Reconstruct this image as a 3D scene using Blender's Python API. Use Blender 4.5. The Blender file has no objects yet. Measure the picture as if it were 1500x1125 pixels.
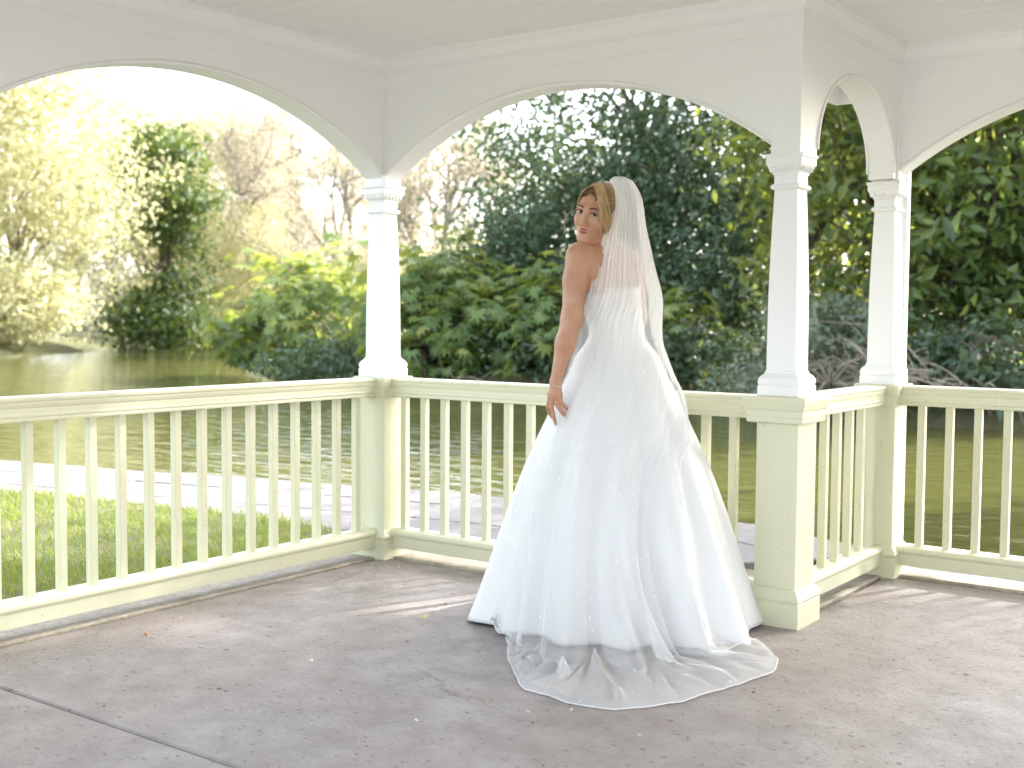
import bpy, bmesh, math, random
import numpy as np
from mathutils import Vector, Matrix

# ------------------------------------------------------------------ camera, sky, sun, exposure
scene = bpy.context.scene
COL = scene.collection
CAM = np.array([4.0146, -4.4332, 1.2])
YAW, PITCH, ROLL, FPX = 0.628, -0.0563, 0.0078, 1745.7
fw = np.array([-math.sin(YAW)*math.cos(PITCH), math.cos(YAW)*math.cos(PITCH), math.sin(PITCH)])
rt = np.array([math.cos(YAW), math.sin(YAW), 0.0]); up = np.cross(rt, fw)
r2 = math.cos(ROLL)*rt + math.sin(ROLL)*up; u2 = math.cos(ROLL)*up - math.sin(ROLL)*rt
cd = bpy.data.cameras.new('camera'); cam = bpy.data.objects.new('camera', cd); COL.objects.link(cam)
cam.matrix_world = Matrix(((r2[0], u2[0], -fw[0], CAM[0]), (r2[1], u2[1], -fw[1], CAM[1]), (r2[2], u2[2], -fw[2], CAM[2]), (0, 0, 0, 1)))
cd.sensor_width = 36; cd.lens = FPX/1500*36; cd.clip_start = 0.05; cd.clip_end = 2000
cd.dof.use_dof = True; cd.dof.focus_distance = 4.7; cd.dof.aperture_fstop = 2.7
scene.camera = cam

SUN_AZ = math.radians(68)        # direction towards the sun, from +X towards +Y
SUN_EL = math.radians(33)
world = bpy.data.worlds.new('World'); scene.world = world; world.use_nodes = True
nt = world.node_tree
sky = nt.nodes.new('ShaderNodeTexSky'); sky.sky_type = 'NISHITA'; sky.sun_disc = False
sky.sun_elevation = SUN_EL; sky.sun_rotation = math.pi/2 - SUN_AZ
sky.air_density = 1.0; sky.dust_density = 3.0; sky.ozone_density = 1.0
nt.nodes['Background'].inputs['Strength'].default_value = 0.15
hsv = nt.nodes.new('ShaderNodeHueSaturation'); hsv.inputs['Saturation'].default_value = .5      # thin bright haze
nt.links.new(sky.outputs[0], hsv.inputs['Color']); nt.links.new(hsv.outputs[0], nt.nodes['Background'].inputs['Color'])
sd = bpy.data.lights.new('sun', 'SUN'); sun = bpy.data.objects.new('sun', sd); COL.objects.link(sun)
sd.energy = 2.5; sd.angle = math.radians(0.6); sd.color = (1.0, 0.97, 0.925)
sdir = Vector((math.cos(SUN_AZ)*math.cos(SUN_EL), math.sin(SUN_AZ)*math.cos(SUN_EL), math.sin(SUN_EL)))
sun.rotation_euler = sdir.to_track_quat('Z', 'Y').to_euler(); sun.location = sdir*60
vs = scene.view_settings
vs.view_transform = 'Standard'; vs.look = 'None'; vs.gamma = 1.0; vs.exposure = 2.88; vs.use_curve_mapping = False
scene.cycles.max_bounces = 12; scene.cycles.diffuse_bounces = 6; scene.cycles.transparent_max_bounces = 24
scene.cycles.use_denoising = True

# ------------------------------------------------------------------ helpers
def tag(o, label=None, cat=None, group=None, kind=None):
    if label: o['label'] = label
    if cat: o['category'] = cat
    if group: o['group'] = group
    if kind: o['kind'] = kind
    return o
def link(name, me, mat=None, parent=None):
    o = bpy.data.objects.new(name, me); COL.objects.link(o)
    if mat is not None and me is not None and not me.materials: me.materials.append(mat)
    if parent is not None: o.parent = parent
    return o
def empty(name, loc=(0, 0, 0), rz=0):
    o = bpy.data.objects.new(name, None); COL.objects.link(o); o.location = loc; o.rotation_euler = (0, 0, rz); o.empty_display_size = .1
    return o
def npmesh(name, V, F, smooth=False, attrs=None):
    """V (n,3); F list of arrays of faces (k columns each)"""
    V = np.asarray(V, np.float32)
    if not isinstance(F, list): F = [F]
    F = [np.asarray(f, np.int32) for f in F if len(f)]
    me = bpy.data.meshes.new(name)
    me.vertices.add(len(V)); me.vertices.foreach_set('co', V.ravel())
    nl = sum(f.size for f in F); nf = sum(len(f) for f in F)
    me.loops.add(nl); me.polygons.add(nf)
    me.loops.foreach_set('vertex_index', np.concatenate([f.ravel() for f in F]))
    ls = []; o = 0
    for f in F:
        ls.append(o + np.arange(len(f))*f.shape[1]); o += f.size
    me.polygons.foreach_set('loop_start', np.concatenate(ls).astype(np.int32))
    if smooth: me.polygons.foreach_set('use_smooth', np.ones(nf, bool))
    if attrs:
        for k, a in attrs.items():
            at = me.attributes.new(k, 'FLOAT', 'POINT'); at.data.foreach_set('value', np.asarray(a, np.float32))
    me.update(calc_edges=True); me.validate()
    return me
class MB:
    """collects vertices and faces of one mesh"""
    def __init__(s): s.v = []; s.f = []
    def add(s, V, F):
        b = len(s.v); s.v += [tuple(p) for p in V]; s.f += [tuple(i+b for i in q) for q in F]; return s
    def box(s, x0, x1, y0, y1, z0, z1):
        return s.add([(x0,y0,z0),(x1,y0,z0),(x1,y1,z0),(x0,y1,z0),(x0,y0,z1),(x1,y0,z1),(x1,y1,z1),(x0,y1,z1)],
                     [(3,2,1,0),(4,5,6,7),(0,1,5,4),(1,2,6,5),(2,3,7,6),(3,0,4,7)])
    def square(s, levels, cx=0, cy=0):
        """square-section solid from (half, z) levels"""
        V = []; F = []
        for h, z in levels: V += [(cx-h,cy-h,z),(cx+h,cy-h,z),(cx+h,cy+h,z),(cx-h,cy+h,z)]
        n = len(levels)
        for i in range(n-1):
            for k in range(4): F.append((4*i+k, 4*i+(k+1)%4, 4*i+4+(k+1)%4, 4*i+4+k))
        F.append((3,2,1,0)); F.append(tuple(4*(n-1)+k for k in range(4)))
        return s.add(V, F)
    def tube(s, pts, rad, n=6, caps=True):
        pts = [np.asarray(p, float) for p in pts]; m = len(pts); V = []; F = []
        prev = None
        for i, p in enumerate(pts):
            t = pts[min(i+1, m-1)] - pts[max(i-1, 0)]; t /= (np.linalg.norm(t)+1e-9)
            if prev is None:
                a = np.cross(t, (0, 0, 1.0))
                if np.linalg.norm(a) < .1: a = np.cross(t, (1.0, 0, 0))
            else: a = prev - t*np.dot(prev, t)
            a /= (np.linalg.norm(a)+1e-9); prev = a; b = np.cross(t, a)
            r = rad[i] if hasattr(rad, '__len__') else rad
            for k in range(n):
                w = 2*math.pi*k/n; V.append(tuple(p + r*(math.cos(w)*a + math.sin(w)*b)))
        for i in range(m-1):
            for k in range(n): F.append((i*n+k, i*n+(k+1)%n, (i+1)*n+(k+1)%n, (i+1)*n+k))
        if caps: F.append(tuple(range(n-1, -1, -1))); F.append(tuple((m-1)*n+k for k in range(n)))
        return s.add(V, F)
    def ball(s, c, r, n=8, m=5):
        r = r if hasattr(r, '__len__') else (r, r, r); V = []; F = []
        for i in range(m+1):
            a = math.pi*i/m
            for k in range(n):
                w = 2*math.pi*k/n; V.append((c[0]+r[0]*math.sin(a)*math.cos(w), c[1]+r[1]*math.sin(a)*math.sin(w), c[2]+r[2]*math.cos(a)))
        for i in range(m):
            for k in range(n): F.append((i*n+k, (i+1)*n+k, (i+1)*n+(k+1)%n, i*n+(k+1)%n))
        return s.add(V, F)
    def mesh(s, name, smooth=False, bevel=0):
        me = bpy.data.meshes.new(name); me.from_pydata(s.v, [], s.f)
        bm = bmesh.new(); bm.from_mesh(me)
        bmesh.ops.remove_doubles(bm, verts=bm.verts, dist=1e-6)
        bmesh.ops.recalc_face_normals(bm, faces=bm.faces)
        if bevel:
            es = [e for e in bm.edges if len(e.link_faces) == 2 and e.calc_face_angle(0) > .5]
            bmesh.ops.bevel(bm, geom=es, offset=bevel, segments=1, affect='EDGES', clamp_overlap=True)
        bm.to_mesh(me); bm.free()
        if smooth: me.polygons.foreach_set('use_smooth', np.ones(len(me.polygons), bool))
        me.update(); return me
    def build(s, name, mat, parent=None, smooth=False, bevel=0): return link(name, s.mesh(name, smooth, bevel), mat, parent)
def sweep(path, prof, closed_profile=True):
    """sweep a profile of (offset to the right of the path, z) along a 2-D path with mitred corners"""
    path = [np.array(p, float) for p in path]; n = len(path); m = len(prof); mb = MB(); V = []; F = []
    for i, p in enumerate(path):
        ds = []
        if i > 0: d = path[i]-path[i-1]; ds.append(d/np.linalg.norm(d))
        if i < n-1: d = path[i+1]-path[i]; ds.append(d/np.linalg.norm(d))
        ns = [np.array((d[1], -d[0])) for d in ds]
        q = ns[0] if len(ns) == 1 else (ns[0]+ns[1])/(1+np.dot(ns[0], ns[1]))
        for o, z in prof: V.append((p[0]+q[0]*o, p[1]+q[1]*o, z))
    for i in range(n-1):
        for k in range(m if closed_profile else m-1): F.append((i*m+k, i*m+(k+1)%m, (i+1)*m+(k+1)%m, (i+1)*m+k))
    if closed_profile: F.append(tuple(range(m))); F.append(tuple((n-1)*m+k for k in range(m-1, -1, -1)))
    return mb.add(V, F)
def on_ground(u, v, z=0.0):
    """a photo pixel (1500 wide) to the point of a horizontal plane it shows"""
    d = fw*FPX + r2*(u-750) - u2*(v-562.5); t = (z-CAM[2])/d[2]; return CAM + d*t
def away(u, D):
    """a point on the ground D metres ahead in the direction of photo column u"""
    F = np.array([-math.sin(YAW), math.cos(YAW)]); R = rt[:2]; return CAM[:2] + (F + R*(u-750)/FPX)*D

# ------------------------------------------------------------------ materials
def new_mat(name):
    m = bpy.data.materials.new(name); m.use_nodes = True; t = m.node_tree
    return m, t, t.nodes['Principled BSDF'], t.nodes['Material Output']
def N(t, typ, **kw):
    n = t.nodes.new(typ)
    for k, v in kw.items():
        if k in n.inputs: n.inputs[k].default_value = v
        else: setattr(n, k, v)
    return n
def ramp(t, fac, stops):
    r = t.nodes.new('ShaderNodeValToRGB'); e = r.color_ramp.elements
    while len(e) < len(stops): e.new(.5)
    for q, (p, c) in zip(e, stops): q.position = p; q.color = (*c, 1) if len(c) == 3 else c
    t.links.new(fac, r.inputs[0]); return r.outputs[0]
def noise(t, scale, detail=4, rough=.55, coord='Object', vec=None, dist=0):
    n = N(t, 'ShaderNodeTexNoise'); n.inputs['Scale'].default_value = scale; n.inputs['Detail'].default_value = detail
    n.inputs['Roughness'].default_value = rough; n.inputs['Distortion'].default_value = dist
    if vec is None:
        c = t.nodes.new('ShaderNodeTexCoord'); vec = c.outputs[coord]
    t.links.new(vec, n.inputs['Vector']); return n.outputs['Fac']
def mixc(t, fac, a, b, mode='MIX'):
    m = t.nodes.new('ShaderNodeMix'); m.data_type = 'RGBA'; m.blend_type = mode
    for i, x in ((0, fac), (6, a), (7, b)):
        if hasattr(x, 'is_linked') or isinstance(x, bpy.types.NodeSocket): t.links.new(x, m.inputs[i])
        else: m.inputs[i].default_value = x if i == 0 else (*x, 1)
    return m.outputs[2]
def bump(t, h, bsdf, strength=.3, dist=.01):
    b = N(t, 'ShaderNodeBump'); b.inputs['Strength'].default_value = strength; b.inputs['Distance'].default_value = dist
    t.links.new(h, b.inputs['Height']); t.links.new(b.outputs[0], bsdf.inputs['Normal']); return b
def paint(name, col, dirt, amount=.35, rough=.45):
    m, t, b, o = new_mat(name)
    geo = t.nodes.new('ShaderNodeNewGeometry')
    n1 = noise(t, 3.0, 5, .6, vec=geo.outputs['Position']); n2 = noise(t, 45, 4, .6, vec=geo.outputs['Position'])
    f1 = ramp(t, n1, [(.45, (0, 0, 0)), (.8, (amount,)*3)])
    f2 = ramp(t, n2, [(.65, (0, 0, 0)), (.74, (min(1, amount*1.3),)*3)])
    c = mixc(t, f1, col, tuple(x*y for x, y in zip(col, (.9, .9, .86)))); c = mixc(t, f2, c, dirt)
    t.links.new(c, b.inputs['Base Color']); b.inputs['Roughness'].default_value = rough
    bump(t, noise(t, 60, 3, .5, vec=geo.outputs['Position']), b, .12, .004)
    return m
M = {}
M['white'] = paint('white_paint', (.80, .80, .80), (.6, .58, .52), .12)
M['cream'] = paint('cream_paint', (.62, .612, .44), (.30, .27, .18), .42)
def concrete():
    m, t, b, o = new_mat('floor_concrete')
    g = t.nodes.new('ShaderNodeNewGeometry'); P = g.outputs['Position']
    n1 = noise(t, .9, 6, .6, vec=P); n2 = noise(t, 7, 6, .65, vec=P); n3 = noise(t, 70, 3, .6, vec=P)
    c = ramp(t, n1, [(.3, (.235, .19, .165)), (.5, (.275, .236, .216)), (.7, (.30, .273, .262))])
    c = mixc(t, ramp(t, n2, [(.36, (.5, .5, .5)), (.62, (0, 0, 0))]), c, (.185, .16, .145))
    mp = N(t, 'ShaderNodeMapping'); mp.inputs['Scale'].default_value = (1, 2.2, 1); mp.inputs['Rotation'].default_value = (0, 0, .5); t.links.new(P, mp.inputs[0])
    pits = noise(t, 38, 3, .55, vec=mp.outputs[0], dist=.6)
    pf = ramp(t, pits, [(.315, (1, 1, 1)), (.37, (0, 0, 0))])
    c = mixc(t, pf, c, (.07, .058, .05))
    sp = noise(t, 120, 2, .5, vec=P); c = mixc(t, ramp(t, sp, [(.70, (0, 0, 0)), (.78, (.5, .5, .5))]), c, (.5, .47, .44))
    v = N(t, 'ShaderNodeTexVoronoi', feature='DISTANCE_TO_EDGE'); v.inputs['Scale'].default_value = .55
    wv = N(t, 'ShaderNodeVectorMath', operation='ADD'); nn = N(t, 'ShaderNodeTexNoise'); nn.inputs['Scale'].default_value = 3; nn.inputs['Detail'].default_value = 5
    t.links.new(P, nn.inputs['Vector']); sc = N(t, 'ShaderNodeVectorMath', operation='SCALE'); sc.inputs['Scale'].default_value = .5
    t.links.new(nn.outputs['Color'], sc.inputs[0]); t.links.new(P, wv.inputs[0]); t.links.new(sc.outputs[0], wv.inputs[1]); t.links.new(wv.outputs[0], v.inputs['Vector'])
    cr = ramp(t, v.outputs['Distance'], [(.0, (.8, .8, .8)), (.006, (0, 0, 0))])
    gate = ramp(t, noise(t, .8, 2, .5, vec=P), [(.52, (0, 0, 0)), (.6, (1, 1, 1))])
    crg = mixc(t, 1.0, cr, gate, 'MULTIPLY')
    c = mixc(t, crg, c, (.14, .12, .10))
    t.links.new(c, b.inputs['Base Color'])
    t.links.new(ramp(t, n2, [(.3, (.62,)*3), (.7, (.42,)*3)]), b.inputs['Roughness'])
    h = mixc(t, .5, n3, pf, 'SUBTRACT'); bump(t, h, b, .6, .005)
    return m
M['concrete'] = concrete()
def simple(name, stops, scale, rough=.8, bs=.4, bd=.01, scale2=None, bumpscale=None):
    m, t, b, o = new_mat(name); g = t.nodes.new('ShaderNodeNewGeometry'); P = g.outputs['Position']
    n1 = noise(t, scale, 6, .6, vec=P); c = ramp(t, n1, stops)
    if scale2:
        n2 = noise(t, scale2, 4, .6, vec=P); c = mixc(t, ramp(t, n2, [(.4, (0, 0, 0)), (.75, (.6, .6, .6))]), c, tuple(x*.5 for x in stops[0][1]))
    t.links.new(c, b.inputs['Base Color']); b.inputs['Roughness'].default_value = rough
    bump(t, noise(t, bumpscale or scale*6, 5, .6, vec=P), b, bs, bd); return m
M['stone'] = simple('path_stone', [(.3, (.125, .117, .11)), (.7, (.175, .166, .16))], 2.2, .8, .3, .006, 25)
M['kerb'] = simple('kerb_concrete', [(.35, (.30, .26, .2)), (.7, (.46, .41, .33))], 6, .85, .5, .01, 60)
M['soil'] = simple('ground_soil', [(.3, (.09, .075, .04)), (.55, (.11, .12, .04)), (.75, (.15, .17, .05))], .8, .95, .5, .05, 9)
M['lawn'] = simple('lawn_soil', [(.3, (.11, .085, .05)), (.55, (.08, .10, .025)), (.75, (.10, .13, .03))], 3.5, .95, .5, .02, 30)
M['bark'] = simple('tree_bark', [(.3, (.07, .055, .04)), (.7, (.14, .115, .085))], 6, .9, .8, .02)
M['barebark'] = simple('bare_tree_bark', [(.3, (.17, .145, .12)), (.7, (.26, .225, .185))], 5, .85, .4, .01)
M['palebark'] = simple('pale_twig_bark', [(.3, (.22, .18, .13)), (.7, (.36, .31, .24))], 5, .85, .4, .01)
def leafmat(name, c0, c1, c2, gloss=.45, trans=.35, warm=1.0):
    m, t, b, o = new_mat(name)
    a = N(t, 'ShaderNodeAttribute', attribute_name='v')
    c = ramp(t, a.outputs['Fac'], [(0, c0), (.6, c1), (1, c2)])
    t.links.new(c, b.inputs['Base Color']); b.inputs['Roughness'].default_value = gloss
    tr = N(t, 'ShaderNodeBsdfTranslucent'); cc = mixc(t, .5, c, tuple(min(1, 1.6*x) for x in (c2[0]*1.2, c2[1]*1.2, c2[2]*(1-.5*warm))))
    t.links.new(cc, tr.inputs['Color'])
    mx = N(t, 'ShaderNodeMixShader'); mx.inputs[0].default_value = trans
    t.links.new(b.outputs[0], mx.inputs[1]); t.links.new(tr.outputs[0], mx.inputs[2]); t.links.new(mx.outputs[0], o.inputs['Surface'])
    return m
M['evergreen'] = leafmat('dark_evergreen_leaf', (.036, .07, .04), (.075, .125, .068), (.16, .215, .11), .34, .28)
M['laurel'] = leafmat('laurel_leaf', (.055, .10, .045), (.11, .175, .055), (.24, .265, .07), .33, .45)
M['laurel_sunlit'] = leafmat('sunlit_laurel_leaf', (.09, .13, .04), (.16, .21, .06), (.27, .28, .07), .35, .45)  # paler laurel leaf with the sunlight put into its colour
M['fatsia'] = leafmat('palmate_leaf', (.08, .15, .055), (.17, .25, .08), (.32, .33, .09), .42, .45)
M['willow'] = leafmat('spring_leaf', (.32, .32, .14), (.44, .43, .25), (.52, .48, .36), .7, .35, 0.3)
M['holly'] = leafmat('green_spring_leaf', (.04, .08, .025), (.08, .13, .035), (.15, .18, .05), .45, .3)
M['blossom'] = leafmat('bud_leaf', (.30, .26, .21), (.40, .35, .28), (.46, .42, .32), .7, .35, 0.1)
M['greyleaf'] = leafmat('grey_green_leaf', (.11, .15, .11), (.18, .22, .16), (.27, .30, .21), .5, .3)
M['grass'] = leafmat('grass_blade', (.10, .155, .024), (.15, .21, .035), (.25, .26, .07), .6, .35)
def water():
    m, t, b, o = new_mat('pond_water')
    b.inputs['Base Color'].default_value = (.08, .08, .022, 1); b.inputs['Roughness'].default_value = .03; b.inputs['IOR'].default_value = 1.33
    g = t.nodes.new('ShaderNodeNewGeometry')
    mp = N(t, 'ShaderNodeMapping'); mp.inputs['Rotation'].default_value = (0, 0, YAW); mp.inputs['Scale'].default_value = (.45, 1.5, 1)
    t.links.new(g.outputs['Position'], mp.inputs[0])
    a = noise(t, 2.6, 3, .5, vec=mp.outputs[0], dist=.4); c = noise(t, 9, 2, .5, vec=mp.outputs[0])
    h = mixc(t, .25, a, c)
    bump(t, h, b, .7, .07); return m
M['water'] = water()
def plain(name, col, rough=.5, **kw):
    m, t, b, o = new_mat(name)
    n = noise(t, 40, 3, .5); c = ramp(t, n, [(.3, tuple(x*.9 for x in col)), (.7, tuple(min(1, x*1.06) for x in col))])
    t.links.new(c, b.inputs['Base Color']); b.inputs['Roughness'].default_value = rough
    for k, v in kw.items(): b.inputs[k].default_value = v
    return m

# ------------------------------------------------------------------ ground, pond, path, lawn
WZ = -0.35
near_edge = [(-60, -9.5), (-25, -2.4), (-9, .75), (-5.8, 1.39), (-1, 2.49), (.61, 2.62), (1.45, 2.4), (2.4, 1.85), (3.5, 1.6), (6, 1.5), (14, 1.5), (40, 1.5)]
far_edge = [(60, 8), (40, 11), (20, 12.4), (8, 13), (0, 13.4), (-1.1, 13), (-4.5, 14.1), (-7.5, 13.8), (-11.1, 13), (-18.4, 15.6), (-23.9, 19.8), (-30, 26), (-42.6, 35.8), (-46, 33), (-42.7, 29.6), (-36.9, 22.7), (-34.3, 18.4), (-40, 12), (-70, 4)]
poly = np.array(near_edge + far_edge, float)
def sdist(X, Y, pl):
    """signed distance to polygon, negative inside"""
    d = np.full(X.shape, 1e9); ins = np.zeros(X.shape, bool); n = len(pl)
    for i in range(n):
        a, b = pl[i], pl[(i+1) % n]; e = b-a
        t = np.clip(((X-a[0])*e[0]+(Y-a[1])*e[1])/(e@e), 0, 1)
        d = np.minimum(d, np.hypot(X-a[0]-t*e[0], Y-a[1]-t*e[1]))
        c = ((a[1] > Y) != (b[1] > Y)); xi = a[0]+(Y-a[1])*e[0]/(e[1] if abs(e[1]) > 1e-9 else 1e-9)
        ins ^= c & (X < xi)
    return np.where(ins, -d, d)
def ground_height(X, Y):
    s = sdist(X, Y, poly)
    nearside = (Y < np.interp(X, [p[0] for p in near_edge], [p[1] for p in near_edge]) + .02)
    k = np.clip((s-.3)/.25, 0, 1); hn = -.9 + k*k*(3-2*k)*.765
    k2 = np.clip((s+.6)/2.2, 0, 1); k3 = np.clip(s/30, 0, 1)
    hf = -.9 + k2*k2*(3-2*k2)*1.0 + k3*.9
    return np.where(nearside, hn, hf)
def axis(lo, hi, c, fine, n):
    t = np.linspace(-1, 1, n); s = np.sign(t)*np.abs(t)**2.4
    return np.where(s < 0, c + s*(c-lo), c + s*(hi-c))
gx = axis(-420, 420, -4, .4, 260); gy = axis(-300, 520, 6, .4, 260)
GX, GY = np.meshgrid(gx, gy, indexing='ij'); GZ = ground_height(GX, GY)
ni, nj = GX.shape; idx = np.arange(ni*nj).reshape(ni, nj)
quads = np.stack([idx[:-1, :-1], idx[1:, :-1], idx[1:, 1:], idx[:-1, 1:]], -1).reshape(-1, 4)
g = link('ground', npmesh('ground', np.stack([GX, GY, GZ], -1).reshape(-1, 3), quads, True), M['soil']); tag(g, kind='structure')
wv = [(-75, -30), (75, -30), (75, 60), (-75, 60)]
me = bpy.data.meshes.new('pond'); me.from_pydata([(x, y, WZ) for x, y in poly], [], [tuple(range(len(poly)))])
bm = bmesh.new(); bm.from_mesh(me); bmesh.ops.triangulate(bm, faces=bm.faces); bmesh.ops.recalc_face_normals(bm, faces=bm.faces)
if sum(f.normal.z*f.calc_area() for f in bm.faces) < 0: bmesh.ops.reverse_faces(bm, faces=bm.faces)
bm.to_mesh(me); bm.free()
tag(link('pond', me, M['water']), kind='structure')

rnd = random.Random(7)
path = empty('path'); tag(path, kind='structure')
pts = [np.array(p) for p in near_edge[2:-2]]
seg = [np.linalg.norm(b-a) for a, b in zip(pts, pts[1:])]; cum = np.concatenate([[0], np.cumsum(seg)])
def along(s):
    i = int(np.clip(np.searchsorted(cum, s)-1, 0, len(seg)-1)); return pts[i] + (pts[i+1]-pts[i])*(s-cum[i])/seg[i]
def edge_pt(s, off):
    d = along(min(s+.3, cum[-1]))-along(max(s-.3, 0)); d /= np.linalg.norm(d); return along(s) + np.array((d[1], -d[0]))*off
rows = [(.0, .52), (.52, 1.08), (1.08, 1.66), (1.66, 2.3), (2.3, 2.95)]
for ri, (o0, o1) in enumerate(rows):
    s = .02 + .4*(ri % 2)
    while s < cum[-1]-1.2:
        L = rnd.uniform(.75, 1.15); e = s+L
        c = edge_pt((s+e)/2, (o0+o1)/2)
        ok = not (c[0] > -.1 and c[1] < .35) and c[1] > -.2 and not (c[0] > 1.75 and c[1] < 1.45) and not (c[0] > 2.0 and ri > 0)
        if ri > 2 and c[0] < -1.6: ok = False
        if ok:
            gq = .007; z1 = -.1 + rnd.uniform(-.004, .004); z0 = -.5 if ri == 0 else -.16
            q = [edge_pt(s+gq, o0+(gq if ri else 0)), edge_pt(e-gq, o0+(gq if ri else 0)), edge_pt(e-gq, o1-gq), edge_pt(s+gq, o1-gq)]
            mb = MB(); mb.add([(*p, z0) for p in q]+[(*p, z1) for p in q], [(3,2,1,0),(4,5,6,7),(0,1,5,4),(1,2,6,5),(2,3,7,6),(3,0,4,7)])
            mb.build('paving_slab', M['stone'], path, bevel=.006)
        s = e
# lawn with blades
lawn_poly = [(-.22, -8), (-.22, .25), (-.6, .62), (-1.06, .72), (-1.8, .74), (-2.7, .6), (-4.07, .36), (-6, -.05), (-9, -.7), (-16, -2.2), (-16, -8)]
mb = MB(); mb.add([(x, y, -.088) for x, y in lawn_poly], [tuple(range(len(lawn_poly)))]); lw = mb.build('lawn', M['lawn']); tag(lw, kind='structure')
rs = np.random.RandomState(3)
n = 90000
bx = -.24 - 7.5*rs.rand(n)**1.25; by = -4.2 + 5.0*rs.rand(n)
pat = np.sin(bx*2.1+1)*np.sin(by*2.7)+.6*np.sin(bx*5.3+by*4.1)+rs.rand(n)*1.6
keep = (sdist(bx, by, np.array(lawn_poly)) < .04) & (pat > -.05)
bx, by = bx[keep], by[keep]; n = len(bx)
hgt = rs.uniform(.02, .055, n)*(1+.4*np.sin(bx*3)*np.sin(by*3.3)); an = rs.rand(n)*6.283; wd = rs.uniform(.002, .0045, n); ln = rs.normal(0, .5, (n, 2))*hgt[:, None]
B0 = np.stack([bx-np.cos(an)*wd, by-np.sin(an)*wd, np.full(n, -.09)], -1); B1 = np.stack([bx+np.cos(an)*wd, by+np.sin(an)*wd, np.full(n, -.09)], -1)
T = np.stack([bx+ln[:, 0], by+ln[:, 1], -.09+hgt], -1)
V = np.stack([B0, B1, T], 1).reshape(-1, 3); tone = np.repeat(np.clip(rs.normal(.45, .25, n), 0, 1), 3)
tag(link('grass', npmesh('grass', V, np.arange(3*n).reshape(-1, 3), attrs={'v': tone}), M['grass']), 'short bright green grass of the lawn beside the stone path', 'grass', kind='stuff')

# ------------------------------------------------------------------ floor and kerb
W, D = 2.1347, 1.1381
E_X = 4.27; G_X = 6.4; D_Y = -2.28; S_Y = -5.05
floor = empty('floor'); tag(floor, kind='structure')
def slab(name, pl, z0, z1, mat, parent, bevel=.006):
    m = len(pl); mb = MB(); mb.add([(x, y, z0) for x, y in pl]+[(x, y, z1) for x, y in pl], [tuple(range(m-1, -1, -1)), tuple(range(m, 2*m))]+[(i, (i+1) % m, m+(i+1) % m, m+i) for i in range(m)])
    return mb.build(name, mat, parent, bevel=bevel)
JY = -2.345
slab('concrete_slab', [(.06, JY+.003), (G_X-.06, JY+.003), (G_X-.06, -.06), (E_X+.06, -.06), (E_X+.06, D-.07), (W-.06+.12, D-.07), (W+.06, -.06), (.06, -.06)], -.12, 0, M['concrete'], floor)
slab('concrete_slab', [(.06, -4.7), (G_X-.06, -4.7), (G_X-.06, JY-.003), (.06, JY-.003)], -.12, -.002, M['concrete'], floor)
slab('concrete_slab', [(.06, S_Y), (G_X-.06, S_Y), (G_X-.06, -4.712), (.06, -4.712)], -.12, 0, M['concrete'], floor)
slab('joint_bed', [(-.2, S_Y-.1), (G_X+.2, S_Y-.1), (G_X+.2, .1), (E_X+.2, .1), (E_X+.2, D+.2), (W-.2, D+.2), (W-.2, .1), (-.2, .1)], -.13, -.035, M['soil'], floor, 0)
# raised edge stones that carry the railings
kp = [(0, S_Y), (0, 0), (W, 0), (W, D), (E_X, D), (E_X, 0), (G_X, 0), (G_X, S_Y)]
kb = sweep(kp, [(.045, -.12), (.045, .002), (.037, .009), (-.17, .008), (-.18, 0), (-.18, -.2)])
tag(kb.build('kerb', M['kerb']), kind='structure')

# unseen gravelled ground added to bounce light up to the pavilion ceiling
M['bounce_gravel'] = simple('bounce_ground_gravel', [(.3, (.36, .34, .31)), (.7, (.46, .44, .41))], 3, .9, .5, .01, 60)
fc = slab('bounce_ground', [(-2.5, -22), (16, -22), (16, -.6), (G_X+.22, -.6), (G_X+.22, S_Y-.15), (-.25, S_Y-.15), (-2.5, S_Y-.6)], -.14, -.06, M['bounce_gravel'], None, 0); tag(fc, kind='structure')
# ------------------------------------------------------------------ pavilion
pav = empty('pavilion', (W, 0, 0))
tag(pav, 'white and cream timber garden pavilion with arches, square columns and balustrades', 'pavilion')
pav_inv = Vector((-W, 0, 0))
def P_(o):
    if o.parent == pav: o.location = o.location + pav_inv
    return o
ZP, ZB, ZLO, ZCAP, ZC = .90, .8035, .056, 1.8375, 2.4465
# column meshes, local to the post axis
def shaft_half(z):
    t = (z-1.0)/(1.70-1.0); return .0605*(1-t)+.0469*t + .004*math.sin(math.pi*max(0, min(1, t)))
col_me = MB().square([(shaft_half(z), z) for z in np.linspace(.985, 1.712, 14)]).mesh('column')
base_me = MB().square([(.086, .9005), (.086, .938), (.082, .941), (.0845, .947), (.0855, .956), (.0835, .966), (.077, .976), (.0665, .986), (.064, .990), (.064, .996), (.060, .998)]).mesh('column_base', bevel=0)
mb = MB().square([(.0475, 1.700), (.055, 1.703), (.0595, 1.709), (.0595, 1.715), (.055, 1.722), (.0485, 1.724), (.0485, 1.758), (.053, 1.760), (.053, 1.766), (.0555, 1.768), (.062, 1.776), (.068, 1.790), (.070, 1.796), (.0735, 1.797), (.0735, 1.822), (.0785, 1.828), (.0788, 1.8375), (.058, 1.838)])
for k in range(5):
    q = -.048+.024*k
    for ax, ay, sx, sy in ((0, -1, 1, 0), (0, 1, 1, 0), (1, 0, 0, 1), (-1, 0, 0, 1)):
        mb.ball((ax*.0645+sx*q, ay*.0645+sy*q, 1.782), (.0085 if sx else .007, .0085 if sy else .007, .0125), 6, 4)
cap_me = mb.mesh('capital')
neck_me = MB().square([(.060, 1.836), (.060, 2.44)]).mesh('post_block', bevel=.003)
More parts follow.
